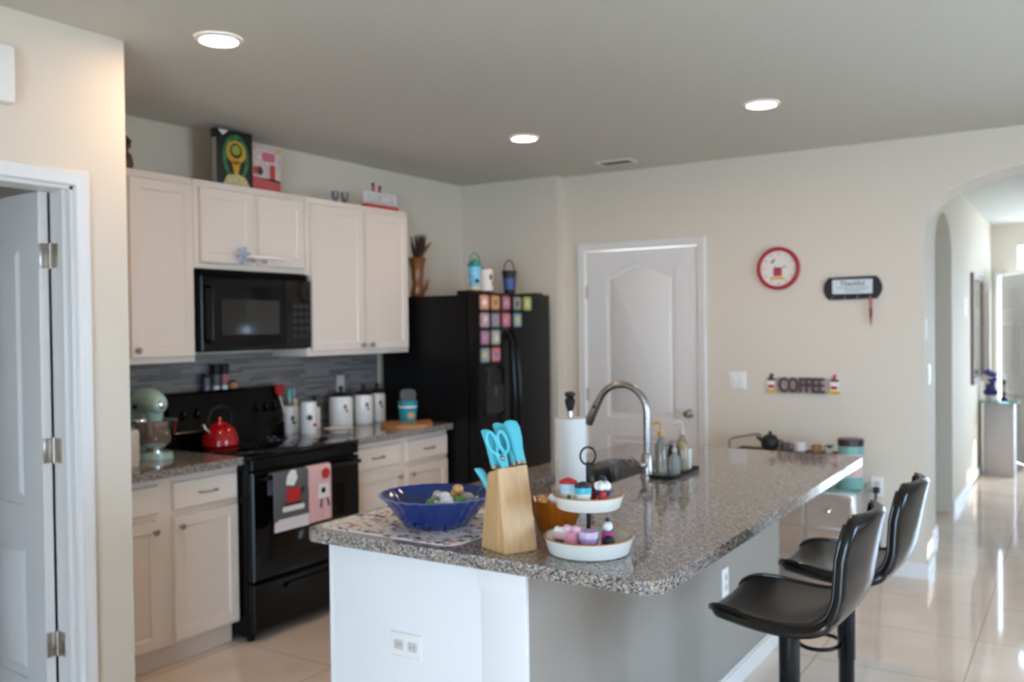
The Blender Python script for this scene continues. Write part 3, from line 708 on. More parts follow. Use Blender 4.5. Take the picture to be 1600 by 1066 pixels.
# ------------------------------------------------------------------ things on the wall counter
ZC = .9145
RZ = Matrix.Rotation
t = thing('stand_mixer', 'mint green stand mixer with steel bowl on the left counter', 'mixer', (.20, -.215, ZC), math.radians(-12))
b = mb(MINT); b.prism(rrect(-.15, -.085, .17, .085, .08, 8), 0, .022); b.prism(rrect(-.145, -.08, .165, .08, .078, 8), .022, .03); b.build('base', t)
b = mb(MINT); b.rings([[(cx+a*math.cos(2*PI*k/24), w*math.sin(2*PI*k/24), z) for k in range(24)] for cx, a, w, z in ((-.09, .052, .06, .03), (-.09, .045, .052, .08), (-.09, .042, .048, .16), (-.085, .05, .052, .21), (-.075, .06, .056, .235))]); b.build('column', t)
b = mb(MINT); prof = ((-.165, .02, .245), (-.15, .045, .25), (-.1, .06, .262), (-.02, .066, .275), (.06, .064, .275), (.11, .056, .27), (.145, .045, .265), (.158, .03, .262))
b.rings([[(x, r*.92*math.cos(2*PI*k/24), zc+r*math.sin(2*PI*k/24)) for k in range(24)] for x, r, zc in prof]); b.build('motor_head', t)
b = mb(CHROME); b.M = T(.157, 0, .262) @ RZ(PI/2, 4, 'Y'); b.lathe([(.022, 0), (.022, .01), (.014, .014), (.001, .015)], seg=20); b.build('attachment_hub', t)
b = mb(MINT); b.lathe([(.034, 0), (.04, .02), (.04, .05)], (.09, 0, .175), 24); b.m(CHROME).tube([(.09, 0, .18), (.09, 0, .13)], .008, 10); b.build('planetary_neck', t)
b = mb(BLKM); b.M = T(.03, -.062, .25) @ RZ(PI/2, 4, 'X'); b.lathe([(.012, 0), (.012, .014), (.004, .018)], seg=14); b.build('speed_knob', t)
b = mb(CHROME); b.lathe([(.045, .03), (.045, .04), (.038, .046), (.075, .075), (.098, .12), (.105, .17), (.109, .185), (.106, .185), (.1, .17), (.09, .12), (.06, .07), (.001, .06)], (.085, 0, 0), 36); b.tube([(.085, -.1, .16), (.085, -.145, .15), (.085, -.145, .1), (.085, -.09, .09)], .006, 10); b.build('bowl', t)
t = thing('cream_canister', 'cream jar at the wall edge left of the mint mixer', 'canister', (.40, -.46, ZC))
mb(CREAM).lathe([(.05, 0), (.052, .02), (.052, .15), (.045, .165), (.0, .17)]).build('jar', t)

def utensil(t, p0, p1, r, material, name, head):
    b = mb(material); b.tube([p0, ((p0[0]+p1[0])/2, (p0[1]+p1[1])/2, (p0[2]+p1[2])/2), p1], r, 8); o = b.build(name+'_handle', None)
    return o
t = thing('utensil_crock', 'white ceramic crock of cooking utensils beside the range', 'crock', (.10, .835, ZC))
mb(CER).lathe([(.043, 0), (.046, .005), (.045, .16), (.041, .16), (.04, .012), (.001, .01)]).build('pot', t)
b = mb(BLACKP); b.M = RZ(-.6, 4, 'Z') @ T(.0455, 0, .07) @ AX_X; b.prism(circ(0, .02, .009, 12, .016), 0, .001); b.prism(circ(.008, -.006, .012, 12, .008), 0, .001); b.build('print', t)
def tool(name, label, cat, base, top, rad, stick, head):
    g = thing(name, label, cat, (.10+base[0], .835+base[1], ZC+.0125), group='utensils in the white crock')
    d = (top[0]-base[0], top[1]-base[1], top[2]-.0125)
    mb(stick).tube([(0, 0, .004), (d[0]*.5, d[1]*.5, d[2]*.5), d], rad, 8).build('handle', g)
    hb = head(Vector(d)); hb.build('head', g)
def h_red(d):
    b = mb(RED); b.M = T(d.x, d.y, d.z-.01) @ AX_X
    b.prism([(-.008, 0), (.008, 0), (.034, .03), (.036, .062), (.018, .07), (0, .058), (-.018, .07), (-.036, .062), (-.034, .03)], -.007, .007); return b
tool('spatula', 'red heart-shaped spatula in the white utensil crock', 'spatula', (.0, -.012), (-.01, -.082, .235), .006, CREAM, h_red)
def h_teal(d): return mb(mat('teal_silicone', (86, 172, 158), .4)).ball((d.x, d.y, d.z+.02), .024, 16, (.35, .8, 1.4))
tool('spoon', 'teal green spoon in the white utensil crock', 'spoon', (.01, .005), (.0, -.012, .21), .005, STEEL, h_teal)
def h_w(d): return mb(mat('pale_blue_silicone', (150, 156, 178), .4)).ball((d.x, d.y, d.z+.02), .02, 16, (.4, .8, 1.5))
tool('spoon', 'grey blue spoon in the white utensil crock', 'spoon', (.0, .016), (-.03, .052, .215), .005, STEEL, h_w)
def h_p(d):
    b = mb(CREAM); b.box(d.x-.004, d.y-.016, d.z-.06, d.x+.004, d.y+.016, d.z+.012, .003); return b
tool('spatula', 'cream flat spatula in the white utensil crock', 'spatula', (.018, .01), (.02, .016, .19), .005, CREAM, h_p)

def canister(name, label, x, y, r, h, lid, print_=True, group=None, knob_h=.03):
    t = thing(name, label, 'canister', (x, y, ZC), group=group)
    mb(CER).lathe([(r*.94, 0), (r, .006), (r, h-.02), (r*.93, h-.004), (r*.93, h)]).build('body', t)
    if lid:
        mb(BLACKP).lathe([(r*.97, h+.0005), (r*.97, h+.008), (r*.6, h+.022), (.012, h+.028), (.009, h+.034), (.016, h+.034+knob_h*.5), (.012, h+.034+knob_h), (.001, h+.036+knob_h)]).build('lid', t)
    if print_:
        b = mb(mat('grey_print', (96, 92, 96), .5)); a = -.45; b.M = RZ(a, 4, 'Z') @ T(r, 0, h*.62) @ AX_X
        b.prism(circ(0, .01, .010, 12, .016), -.002, .0012); b.prism(circ(.01, -.016, .008, 10, .01), -.002, .0012); b.build('print', t)
    return t
t = canister('print_canister', 'cream canister with round navy and red prints beside the utensil crock', .235, .845, .047, .19, False, False)
b = mb(NAVY); b.M = RZ(-.55, 4, 'Z') @ T(.047, 0, .09) @ AX_X; b.prism(circ(-.006, .01, .016, 16), -.003, .001); b.build('navy_print', t)
b = mb(REDP); b.M = RZ(.1, 4, 'Z') @ T(.047, 0, .13) @ AX_X; b.prism(circ(-.002, -.075, .016, 14, .01), -.003, .001); b.build('red_print', t)
canister('lidded_canister', 'small white canister with black lid behind the cream canister', .055, 1.075, .034, .135, True, False, 'white canisters with black lids')
canister('lidded_canister', 'widest white canister with black lid on the right counter', .115, 1.245, .075, .19, True, True, 'white canisters with black lids')
canister('lidded_canister', 'middle white canister with black lid between widest and rightmost ones', .15, 1.415, .063, .19, True, True, 'white canisters with black lids')
canister('lidded_canister', 'rightmost white canister with black lid nearest the refrigerator', .13, 1.575, .054, .19, True, True, 'white canisters with black lids')
t = thing('serving_plate', 'small white plate with red rim in front of the canisters', 'plate', (.33, 1.0, ZC))
b = mb(CER).lathe([(.05, 0), (.05, .006), (.09, .022), (.092, .024), (.088, .024), (.05, .012), (.001, .01)]); b.build('plate', t)
mb(REDP).lathe([(.0885, .0242), (.092, .0246), (.0925, .0236)], cap0=False, cap1=False).build('rim', t)
t = thing('cutting_board', 'round wooden serving board on the right counter', 'board', (.49, 1.435, ZC))
b = mb(MATS['board_wood']); b.prism(circ(0, 0, .165, 48), 0, .02); b.build('board', t)
b = mb(MATS['board_wood']); b.prism(rrect(-.03, .155, .03, .235, .028, 6, (1, 1, 0, 0)), .001, .019); b.build('handle', t)
t = thing('snack_tub', 'teal printed tub with grey topper standing on the round wooden board', 'tub', (.43, 1.525, ZC+.0205), -.5)
mb(TEALD).lathe([(.05, 0), (.052, .004), (.062, .13), (.06, .131)], seg=36).build('tub', t)
mb(WHITE).lathe([(.0605, .088), (.0615, .1)], seg=36, cap0=False, cap1=False).build('white_band', t)
b = mb(GOLDP); b.M = T(.054, .0, .04) @ AX_X; b.prism(circ(0, 0, .024, 16, .02), 0, .004); b.build('gold_print', t)
b = mb(mat('grey_felt', (92, 90, 92), .9)); b.M = AX_X; b.prism([(-.022, .11), (.022, .11), (.048, .14), (.055, .175), (.045, .198), (.02, .206), (-.02, .206), (-.045, .198), (-.055, .175), (-.048, .14)], -.012, .012); b.build('topper', t)

# kettle on the cooktop, shakers on the backguard
t = thing('kettle', 'red enamel kettle with black handle on the range', 'kettle', (.235, .20, .9195))
mb(RED).lathe([(.085, 0), (.092, .008), (.09, .05), (.075, .09), (.05, .112), (.035, .118)], seg=40).build('body', t)
mb(RED).lathe([(.038, .116), (.034, .124), (.012, .13), (.01, .134), (.014, .142), (.01, .15), (.001, .152)], seg=24).build('lid', t)
b = mb(CHROME); b.tube([(-.0, -.07, .075), (0, -.1, .1), (0, -.11, .125)], [.016, .012, .01], 12); b.build('spout', t)
b = mb(BLACKP); b.tube([(0, -.065+0, .1), (0, -.075, .15), (0, -.05, .195), (0, 0, .21), (0, .05, .195), (0, .075, .15), (0, .065, .1)], [.004, .006, .009, .01, .009, .006, .004], 10); b.build('handle', t)
for y, M1, lab in ((.335, mat('shaker_grey', (104, 100, 100), .4), 'grey shaker with black cap and white foot on the range backguard, left of two'), (.392, mat('shaker_rose', (176, 110, 112), .4), 'rose shaker with black cap and white foot on the range backguard, right of two')):
    t = thing('shaker', lab, 'shaker', (.043, y, 1.2045), group='shakers on the backguard')
    mb(WHITE).lathe([(.02, 0), (.022, .01), (.014, .022)], seg=18).build('foot', t)
    mb(M1).lathe([(.014, .022), (.02, .04), (.02, .07), (.014, .085)], seg=18).build('body', t)
    mb(BLACKP).lathe([(.024, .085), (.026, .09), (.026, .125), (.03, .14), (.001, .142)], seg=18).build('cap', t)
t = thing('spice_jar', 'dim glass spice jar at the left of the shakers', 'jar', (.043, .27, 1.2045))
mb(mat('spice_glass', (96, 100, 118), .15)).lathe([(.022, 0), (.022, .06), (.016, .07)], seg=18).build('jar', t); mb(BLACKP).lathe([(.019, .07), (.019, .088), (.001, .089)], seg=18).build('cap', t)
t = thing('spice_jar', 'squat orange jar at the right of the shakers', 'jar', (.043, .455, 1.2045))
mb(mat('orange_ceramic', (206, 146, 110), .35)).lathe([(.02, 0), (.026, .014), (.018, .034)], seg=18).build('jar', t); mb(BLACKP).lathe([(.016, .034), (.018, .04), (.001, .048)], seg=14).build('cap', t)

# plates for switches and outlets
def plate(name, M, w, h, label, cat, toggles=(), slots=(), m1=WHITE):
    b = mb(m1); b.M = M; b.panel(-w/2, -h/2, w/2, h/2, [(0, .003), (.003, .006), (.006, .0065)]); o = b.build(name); tag(o, label, cat)
    for u, v in toggles:
        k = mb(WHITE); k.M = M; k.box(u-.017, v-.033, .006, u+.017, v+.033, .0085, .001); k.build('rocker', o)
    for u, v in slots:
        k = mb(mat('outlet_face', (204, 200, 196), .4)); k.M = M; k.prism(rrect(u-.017, v-.014, u+.017, v+.014, .006), .006, .008)
        k.m(DARK)
        for q in (-.006, .006): k.box(u+q-.001, v-.004, .0078, u+q+.001, v+.005, .0083)
        k.build('socket', o)
    return o
plate('outlet', T(.0125, 1.352, 1.172) @ AX_X, .07, .115, 'white outlet on the mosaic backsplash behind the canisters', 'outlet', slots=((0, .02), (0, -.02)), m1=mat('almond_plastic', (186, 180, 174), .4))
plate('light_switch', T(2.157, YB-.0005, 1.161) @ AX_NY, .115, .115, 'white double switch plate on the wall right of the closed door', 'switch', toggles=((-.023, 0), (.023, 0)))
plate('outlet', T(2.437, -.9545, .611) @ AX_NY, .115, .072, 'white outlet on the white island end panel', 'outlet', slots=((-.025, 0), (.025, 0)))
plate('outlet', T(2.8445, .598, .47) @ AX_X, .07, .115, 'white outlet on the island wall facing the stools', 'outlet', slots=((0, .02), (0, -.02)))
plate('light_switch', T(XARC+.0005, 2.985, 1.215) @ AX_X, .075, .12, 'white switch plate inside the large hall arch', 'switch', toggles=((0, 0),))
plate('alarm_sensor', T(XARC+.0005, 2.872, 1.49) @ AX_X, .03, .12, 'small white sensor strip near the front edge of the hall arch', 'sensor')
plate('thermostat', T(XH+.0005, 5.93, 1.665) @ AX_X, .14, .16, 'white thermostat panel on the hall wall beside the mirror', 'thermostat')
b = mb(WHITE); b.box(XP+.0005, -1.47, 2.30, XP+.045, -1.307, 2.49, .006); o = b.build('door_chime'); tag(o, 'white chime box high on the wall above the open pantry door', 'chime')
k = mb(WHITE); k.M = T(XP, 0, 0) @ AX_X; k.panel(-1.455, 2.38, -1.322, 2.392, [(0, .045), (.002, .047)]); k.build('rib', o)

# ------------------------------------------------------------------ island
IX0, IX1, IY0, IY1 = 2.049, 3.238, -.988, 1.388
t = thing('kitchen_island', 'white kitchen island cabinet with painted back wall under the granite top', 'island', (2.49, .2, 0))
mb(ISL).box(2.137, -.94, .10, 2.712, 1.365, .68).box(2.137, -.94, .68, 2.712, .03, .8765).box(2.137, .83, .68, 2.712, 1.365, .8765).box(2.137, .03, .68, 2.2, .83, .8765).box(2.57, .03, .68, 2.712, .83, .8765).build('body', t, True)
mb(ISL).box(2.20, -.93, 0, 2.712, 1.36, .10).build('toe_kick', t, True)
b = mb(ISL).box(2.137, -.954, 0, 2.70, -.9405, .8765, .002); b.box(2.137, -.957, 0, 2.150, -.954, .8765, .001); b.build('end_panel', t, True)
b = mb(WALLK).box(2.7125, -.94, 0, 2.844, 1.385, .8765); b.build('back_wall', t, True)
b = mb(ISL).box(2.702, -.958, 0, 2.8455, -.9405, .8765, .002); b.box(2.698, -.968, .832, 2.852, -.958, .8765, .003); b.box(2.700, -.963, .815, 2.849, -.958, .832, .002); b.build('end_trim', t, True)
mb(TRIM).box(2.844, -.955, 0, 2.858, 1.385, .075).box(2.844, -.955, .075, 2.853, 1.385, .088, .002).build('baseboard', t, True)
for i, (a, c) in enumerate(((-.92, -.36), (-.35, .06), (.07, .69), (.70, 1.35))):
    d = mb(ISL); d.M = T(2.137, 0, 0) @ Matrix(((0, 0, -1, 0), (-1, 0, 0, 0), (0, 1, 0, 0), (0, 0, 0, 1))); d.panel(-c, .12, -a, .85, FRONT); d.build('door', t, True)
SX0, SX1, SY0, SY1 = 2.235, 2.535, .06, .80
b = mb(MATS['granite'])
top = rrect(IX0, IY0, IX1, IY1, .06, 8)
b.prism(top, .8785, .914, holes=[rrect(SX0, SY0, SX1, SY1, .04, 5)])
tag(b.build('island_countertop'), 'large speckled granite island top with a sink cutout', 'countertop')
t = thing('sink', 'stainless undermount sink in the island top below the faucet', 'sink', (2.385, .43, .70))
b = mb(MATS['brushed_steel'])
def rz(x0, y0, x1, y1, r, z): return [(p[0], p[1], z) for p in rrect(x0, y0, x1, y1, r, 5)]
b.rings([rz(SX0+.002, SY0+.002, SX1-.002, SY1-.002, .038, .877), rz(SX0+.008, SY0+.008, SX1-.008, SY1-.008, .038, .73), rz(SX0+.03, SY0+.03, SX1-.03, SY1-.03, .03, .705), rz(SX0+.032, SY0+.032, SX1-.032, SY1-.032, .03, .70)], False, True)
b.build('basin', t, True); mb(CHROME).lathe([(.04, .7005), (.038, .704), (.02, .702), (.001, .702)], (2.385, .43, 0), 24).build('drain', t, True)
# faucet
t = thing('faucet', 'brushed steel gooseneck pull-down faucet on the island', 'faucet', (2.60, .385, ZC))
mb(MATS['brushed_steel']).lathe([(.029, 0), (.029, .008), (.024, .014), (.022, .09), (.016, .1)], seg=28).build('base', t)
R = .112; zc = .262
pts = [(0, 0, .09), (0, 0, .18), (0, 0, zc)]+[(-R+R*math.cos(math.radians(a)), 0, zc+R*math.sin(math.radians(a))) for a in range(8, 153, 8)]
mb(MATS['brushed_steel']).tube(pts, .0145, 16).build('gooseneck', t)
e = Vector(pts[-1]); d = Vector((-math.cos(math.radians(62)), 0, -math.sin(math.radians(62))))
b = mb(MATS['brushed_steel']); b.tube([e-d*.002, e+d*.03, e+d*.06, e+d*.12, e+d*.125], [.0148, .0155, .0165, .02, .017], 16); b.m(BLACKP).ball(tuple(e+d*.045+Vector((0, -.013, .004))), .008, 10); b.build('spray_head', t)
b = mb(MATS['brushed_steel']); b.tube([(0, -.015, .05), (0, -.045, .056)], .012, 12); b.ball((0, -.05, .057), .017, 16); b.tube([(0, -.052, .06), (-.02, -.075, .085), (-.03, -.085, .10)], [.006, .005, .004], 8); b.build('lever', t)
# soap tray with bottles
t = thing('soap_tray', 'black tray holding soap bottles beside the faucet', 'tray', (2.665, .50, ZC))
b = mb(BLACKP); b.prism(rrect(-.055, -.14, .055, .16, .015), 0, .006); b.rings([[(p[0]*s_, p[1]*s_+.01*(1-s_), z) for p in rrect(-.055, -.14, .055, .16, .015)] for s_, z in ((.97, .006), (1, .007), (1.02, .016), (1.0, .016), (.96, .0062))], False, False); b.build('tray', t)
zt_ = ZC+.0068
def bottle(x, y, r, h, m1, m2, name, label, cap='pump'):
    t = thing(name, label, 'bottle', (x, y, zt_))
    mb(m1).lathe([(r*.95, 0), (r, .006), (r, h*.6), (r*.5, h*.72), (r*.4, h*.8)], seg=22).build('bottle', t)
    b = mb(m2)
    if cap == 'pump':
        b.lathe([(r*.48, h*.8), (r*.48, h*.9), (.004, h*.9), (.004, h*1.05)], seg=16); b.tube([(0, 0, h*1.05), (-.012, -.008, h*1.08), (-.032, -.018, h*1.04)], .005, 8)
    else: b.lathe([(r*.5, h*.8), (r*.5, h*.95), (.001, h*.97)], seg=16)
    b.build(cap, t)
bottle(2.645, .42, .026, .20, mat('soap_clear', (214, 206, 190), .08, trans=.75), GOLDP, 'soap_bottle', 'clear soap bottle with gold pump nearest the faucet')
bottle(2.69, .45, .024, .12, mat('lotion_glass', (186, 186, 184), .12, trans=.5), STEEL, 'soap_bottle', 'short pale glass bottle with silver pump on the black tray')
bottle(2.645, .53, .028, .13, BLACKP, mat('cap_blue', (70, 84, 130), .4), 'soap_bottle', 'black bottle with blue cap on the soap tray', 'cap')
bottle(2.675, .575, .026, .19, mat('soap_amberish', (214, 198, 166), .08, trans=.7), CREAM, 'soap_bottle', 'tall cream-topped clear bottle at the right of the black tray')
t = thing('candle_cup', 'white ceramic cup on the right end of the black soap tray', 'cup', (2.662, .628, zt_))
mb(CER).lathe([(.028, 0), (.03, .004), (.031, .085), (.028, .085), (.027, .02), (.001, .018)], seg=28).build('cup', t)
# paper towel roll on a holder
t = thing('paper_towel_holder', 'paper towel holder with black finial standing on the island beside the sink', 'holder', (2.53, -.13, ZC))
mb(BLACKP).lathe([(.075, 0), (.075, .008), (.01, .012)], seg=32).build('base', t)
mb(CHROME).lathe([(.008, .012), (.008, .315)], seg=12).build('rod', t)
b = mb(BLACKP); b.lathe([(.01, .31), (.016, .33), (.02, .35), (.012, .36), (.001, .362)], seg=16); b.lathe([(.012, .358), (.02, .368), (.018, .378), (.001, .382)], seg=16); b.build('finial', t)
b = mb(BLACKP); b.tube([(.065, .02, .008), (.075, .03, .07), (.068, .026, .12), (.06, .02, .13), (.062, .02, .10), (.07, .028, .06)], .003, 8); b.build('tear_arm', t)
o = mb(PAPER).prism(circ(0, 0, .056, 40), .0125, .285, holes=[circ(0, 0, .019, 20)]).build('paper_roll'); o.location = (2.53, -.13, ZC)
tag(o, 'white paper towel roll on the holder behind the tiered tray', 'paper towel')
# placemat and blue bowl
b = mb(MATS['comic_print']); b.prism(rrect(2.075, -.945, 2.60, -.46, .05, 6), ZC, ZC+.003); b.m(WTOW).prism(rrect(2.071, -.949, 2.604, -.456, .052, 6), ZC-.0003, ZC+.0012)
tag(b.build('placemat'), 'white placemat with red and black comic print under the blue bowl', 'placemat')
zb_ = ZC+.0035; BX, BY = 2.395, -.75
t = thing('glass_bowl', 'large ribbed cobalt blue glass bowl on the comic print placemat', 'bowl', (BX, BY, zb_))
def wob(a, r): return 1+.02*math.sin(26*a)*(r/.17)
mb(BLUEG).lathe([(.085, 0), (.095, .003), (.125, .035), (.148, .07), (.176, .098), (.172, .099), (.143, .071), (.12, .038), (.09, .008), (.001, .006)], seg=104, wob=wob).build('bowl', t)
mb(mat('blue_rim', (90, 120, 180), .08)).lathe([(.1725, .099), (.1765, .0985), (.1775, .0965)], seg=104, cap0=False, cap1=False, wob=wob).build('rim', t)
cols = {'clear': mat('candy_clear', (224, 224, 214), .1, trans=.5), 'green': mat('candy_green', (80, 166, 90), .15, trans=.3), 'gold': mat('candy_gold', (226, 180, 110), .15, metal=.6), 'white': mat('candy_white', (236, 234, 230), .2)}
lb = {'clear': 'clear wrapped candy in the cobalt blue bowl', 'green': 'green wrapped candy in the cobalt blue bowl', 'gold': 'gold wrapped candy in the cobalt blue bowl', 'white': 'white wrapped candy in the cobalt blue bowl'}
spots = [(-.045, .03, 0), (.02, .055, 0), (.055, 0, 0), (.03, -.055, 0), (-.035, -.045, 0), (0, 0, 0), (.082, .04, 1), (.035, .08, 1), (.088, -.025, 1), (.06, -.07, 1), (.045, .025, 1.25), (.0, -.02, 1.2), (.055, -.03, 1.3), (-.015, .075, 1), (.0, .04, 1.3), (.07, .065, 2.1), (.09, .0, 2.1), (.04, -.01, 2.5), (.03, .06, 2.4), (-.01, .02, 2.3), (.025, -.06, 2.0), (.075, -.05, 2.2), (.06, .03, 3.2), (-.035, .045, 1.6)]
kinds = ['clear', 'gold', 'white', 'green', 'clear', 'white', 'green', 'gold', 'green', 'clear', 'white', 'gold', 'green', 'clear', 'white', 'clear', 'green', 'white', 'gold', 'clear', 'green', 'white', 'gold', 'white']
random.seed(3)
for (x, y, l), k in zip(spots, kinds):
    r = .02; z = zb_+.0085+r*.8+l*.027
    a = random.random()*PI
    t = thing('wrapped_candy', lb[k], 'candy', (BX+x, BY+y, z-r*.8), a, 'wrapped candies in the blue bowl')
    mb(cols[k]).ball((0, 0, r*.8), r, 14, (1.15, .9, .8)).build('sweet', t)
    b = mb(cols[k])
    for q in (-1, 1): b.rings([[(q*dx, w*math.cos(2*PI*i/8), r*.8+w*.5*math.sin(2*PI*i/8)) for i in range(8)] for dx, w in ((.02, .005), (.026, .004), (.036, .011))])
    b.build('wrapper_twist', t)
# amber bowl behind the knife block
t = thing('amber_dish', 'amber ribbed glass dish behind the knife block', 'dish', (2.745, -.615, ZC))
def wob2(a, r): return 1+.03*math.sin(18*a)
mb(AMBER).lathe([(.05, 0), (.052, .004), (.07, .05), (.08, .095), (.077, .095), (.066, .05), (.047, .008), (.001, .006)], seg=90, wob=wob2).build('dish', t)
for i, (x, y, z, k) in enumerate(((-.03, .0, .0, 'gold'), (.02, .025, .0, 'gold'), (.018, -.03, .0, 'white'), (-.02, .02, .036, 'gold'), (.025, -.01, .036, 'gold'), (0, -.01, .072, 'white'), (-.035, -.02, .06, 'gold'))):
    lab = {'gold': 'gold wrapped candy in the amber dish', 'white': 'white wrapped candy in the amber dish'}[k]
    o = mb(cols[k]).ball((0, 0, 0), .019, 14, (1.1, .95, .9)).build('wrapped_candy'); o.location = (2.745+x, -.615+y, ZC+.0245+z); tag(o, lab, 'candy', 'wrapped candies in the amber dish')
# knife block
t = thing('knife_block', 'light wood knife block with slanted slots on the near edge of the island', 'knife block', (2.745, -.88, ZC))
BL = [(2.667, -.903), (2.774, -.948), (2.823, -.855), (2.716, -.81)]; TL = [(2.693, -.905), (2.742, -.93), (2.783, -.84), (2.727, -.812)]
b = mb(MATS['block_wood']); b.hexa([(*p, ZC) for p in BL]+[(TL[0][0], TL[0][1], 1.125), (TL[1][0], TL[1][1], 1.143), (TL[2][0], TL[2][1], 1.146), (TL[3][0], TL[3][1], 1.128)])
bmesh.ops.bevel(b.bm, geom=b.bm.edges[:], offset=.002, segments=2, affect='EDGES')
b.build('block', t, True)
mb(MATS['block_wood']).hexa([(2.664, -.872, ZC), (2.690, -.862, ZC), (2.716, -.81, ZC), (2.685, -.828, ZC), (2.664, -.872, 1.05), (2.690, -.866, 1.05), (2.712, -.82, 1.05), (2.685, -.828, 1.05)]).build('side_step', t, True)
lean = Vector((-.035, .012, .10)); lean.normalize()
def knife(x, y, z, L, w, th, label, dirv=lean, name='kitchen_knife'):
    kt = thing(name, label, 'knife', (x, y, z), group='turquoise knives in the block')
    b = mb(TEALH); rs = []
    side = Vector((.62, .78, 0)); th_v = dirv.cross(side).normalized()
    for s_, wf, o in ((.012, .8, 0), (.03, .8, 0), (.05, .85, 0), (L*.6, 1, .002), (L*.85, 1.15, .0), (L*.97, 1.0, -.003), (L, .55, -.005)):
        c = dirv*s_+side*o
        rs.append([tuple(c+side*(w*wf*math.cos(2*PI*k/14))+th_v*(th*(wf*.5+.5)*math.sin(2*PI*k/14))) for k in range(14)])
    b.rings(rs); b.build('handle', kt)
    b = mb(STEEL); b.rings([[tuple(dirv*s_+side*(w*.8*math.cos(2*PI*k/14))+th_v*(th*.8*math.sin(2*PI*k/14))) for k in range(14)] for s_ in (.0025, .012)]); b.build('bolster', kt)
knife(2.768, -.846, 1.1445, .128, .0185, .012, 'largest turquoise knife at the right end of the block')
knife(2.743, -.836, 1.1365, .125, .016, .011, 'turquoise knife second from the right end of the block')
knife(2.7185, -.836, 1.1305, .132, .015, .010, 'turquoise knife behind the scissors')
knife(2.708, -.888, 1.1325, .115, .014, .010, 'turquoise knife at the left end of the block top')
kd = Vector((-.03, -.006, .1)).normalized()
t2 = thing('kitchen_scissors', 'turquoise kitchen scissors standing in the knife block', 'scissors', (2.74, -.888, 1.139))
b = mb(TEALH)
for q, ph in ((-1, 0), (1, 0)):
    side = Vector((.5, .86, 0)); c0 = kd*.075+side*(q*.017)
    b.tube([tuple(c0+side*(.0145*math.cos(2*PI*k/20))+kd*(.03*math.sin(2*PI*k/20))) for k in range(20)], .0052, 8, closed=True)
    b.tube([tuple(kd*.002+side*(q*.004)), tuple(kd*.03+side*(q*.008)), tuple(kd*.048+side*(q*.014))], [.008, .008, .006], 8)
b.build('handles', t2); b = mb(STEEL); b.M = T(*(kd*.03)); b.ball((.008, -.008, 0), .007, 12); b.build('pivot', t2)
sl = Vector((-.05, -.012, .1)).normalized()
knife(2.674, -.856, 1.052, .085, .012, .009, 'short turquoise steak knife in the low left side slot of the block', sl)
# tiered tray
t = thing('tiered_tray', 'two-tier white enamel serving tray near the island corner', 'tray', (2.953, -.80, ZC))
def tray(z, r, h): return mb(mat('enamel_white', (226, 224, 216), .35)).lathe([(r*.86, z), (r*.9, z+.003), (r, z+h), (r*.975, z+h+.001), (r*.87, z+.008), (r*.01, z+.007)], seg=56)
tray(.0, .122, .045).build('lower_tray', t); tray(.122, .096, .036).build('upper_tray', t)
mb(MATS['board_wood']).lathe([(.1155, .0455), (.122, .047), (.1235, .044)], seg=56, cap0=False, cap1=False).build('wood_rim', t)
mb(MATS['board_wood']).lathe([(.09, .1585), (.096, .160), (.0975, .157)], seg=56, cap0=False, cap1=False).build('wood_rim', t)
mb(IRON).lathe([(.006, .007), (.006, .245)], seg=12).build('pole', t)
b = mb(IRON); b.tube([(.022*math.cos(2*PI*i/20)*.7, .022*math.cos(2*PI*i/20)*.7, .262+.024*math.sin(2*PI*i/20)) for i in range(20)], .003, 8, closed=True); b.build('ring_handle', t)
TX, TY = 2.953, -.80
def cup(dx, dy, z, r, h, m1, m2, name, label, m3=None):
    t = thing(name, label, 'cup', (TX+dx, TY+dy, ZC+z))
    mb(m1).lathe([(r*.72, 0), (r, h*.7)], seg=24, cap1=False).build('cup', t)
    mb(m2).lathe([(r, h*.7), (r*1.04, h*.72), (r*1.04, h)], seg=24).build('top_band', t)
    if m3:
        b = mb(m3); b.lathe([(r*1.06, h+.0005), (r*1.06, h+.006), (r*.4, h+.014), (.001, h+.016)], seg=24); b.build('lid', t)
    return t
zu, zl = .1305, .0085
tt = cup(-.052, -.018, zu, .024, .055, CER, mat('light_blue_band', (166, 206, 220), .4), 'mini_cup', 'mini white cup with blue band and red lid on the upper tray', REDP)
b = mb(GREENP); b.M = RZ(-1.0, 4, 'Z') @ T(.0205, 0, .02) @ AX_X; b.prism(circ(0, 0, .006, 10, .008), 0, .002); b.build('green_print', tt)
cup(.012, -.052, zu, .022, .055, CER, mat('turquoise_band', (70, 184, 200), .4), 'mini_cup', 'mini white cup with turquoise band on the upper tray', NAVY)
def ornament(name, label, cat, dx, dy, z, bits):
    t = thing(name, label, cat, (TX+dx, TY+dy, ZC+z))
    for nm, m1, f in bits:
        b = mb(m1); f(b); b.build(nm, t)
ornament('mini_ornament', 'small white flower ornament on a red and yellow base on the upper tray', 'ornament', .050, -.012, zu, (('base', YEL, lambda b: b.lathe([(.018, 0), (.016, .01)], seg=16)), ('stand', REDP, lambda b: b.lathe([(.012, .01), (.009, .04)], seg=14)), ('flower', WHITE, lambda b: [b.ball((.013*math.cos(k*1.257), .013*math.sin(k*1.257), .056), .012, 10) for k in range(5)])))
ornament('mini_ornament', 'tiny navy and purple ball ornament behind the mini cups', 'ornament', .02, .045, zu, (('base', REDP, lambda b: b.lathe([(.014, 0), (.014, .012)], seg=14)), ('ball', mat('violet', (96, 80, 130), .35), lambda b: b.ball((0, 0, .035), .024, 14)), ('cap', NAVY, lambda b: b.ball((0, 0, .062), .012, 12))))
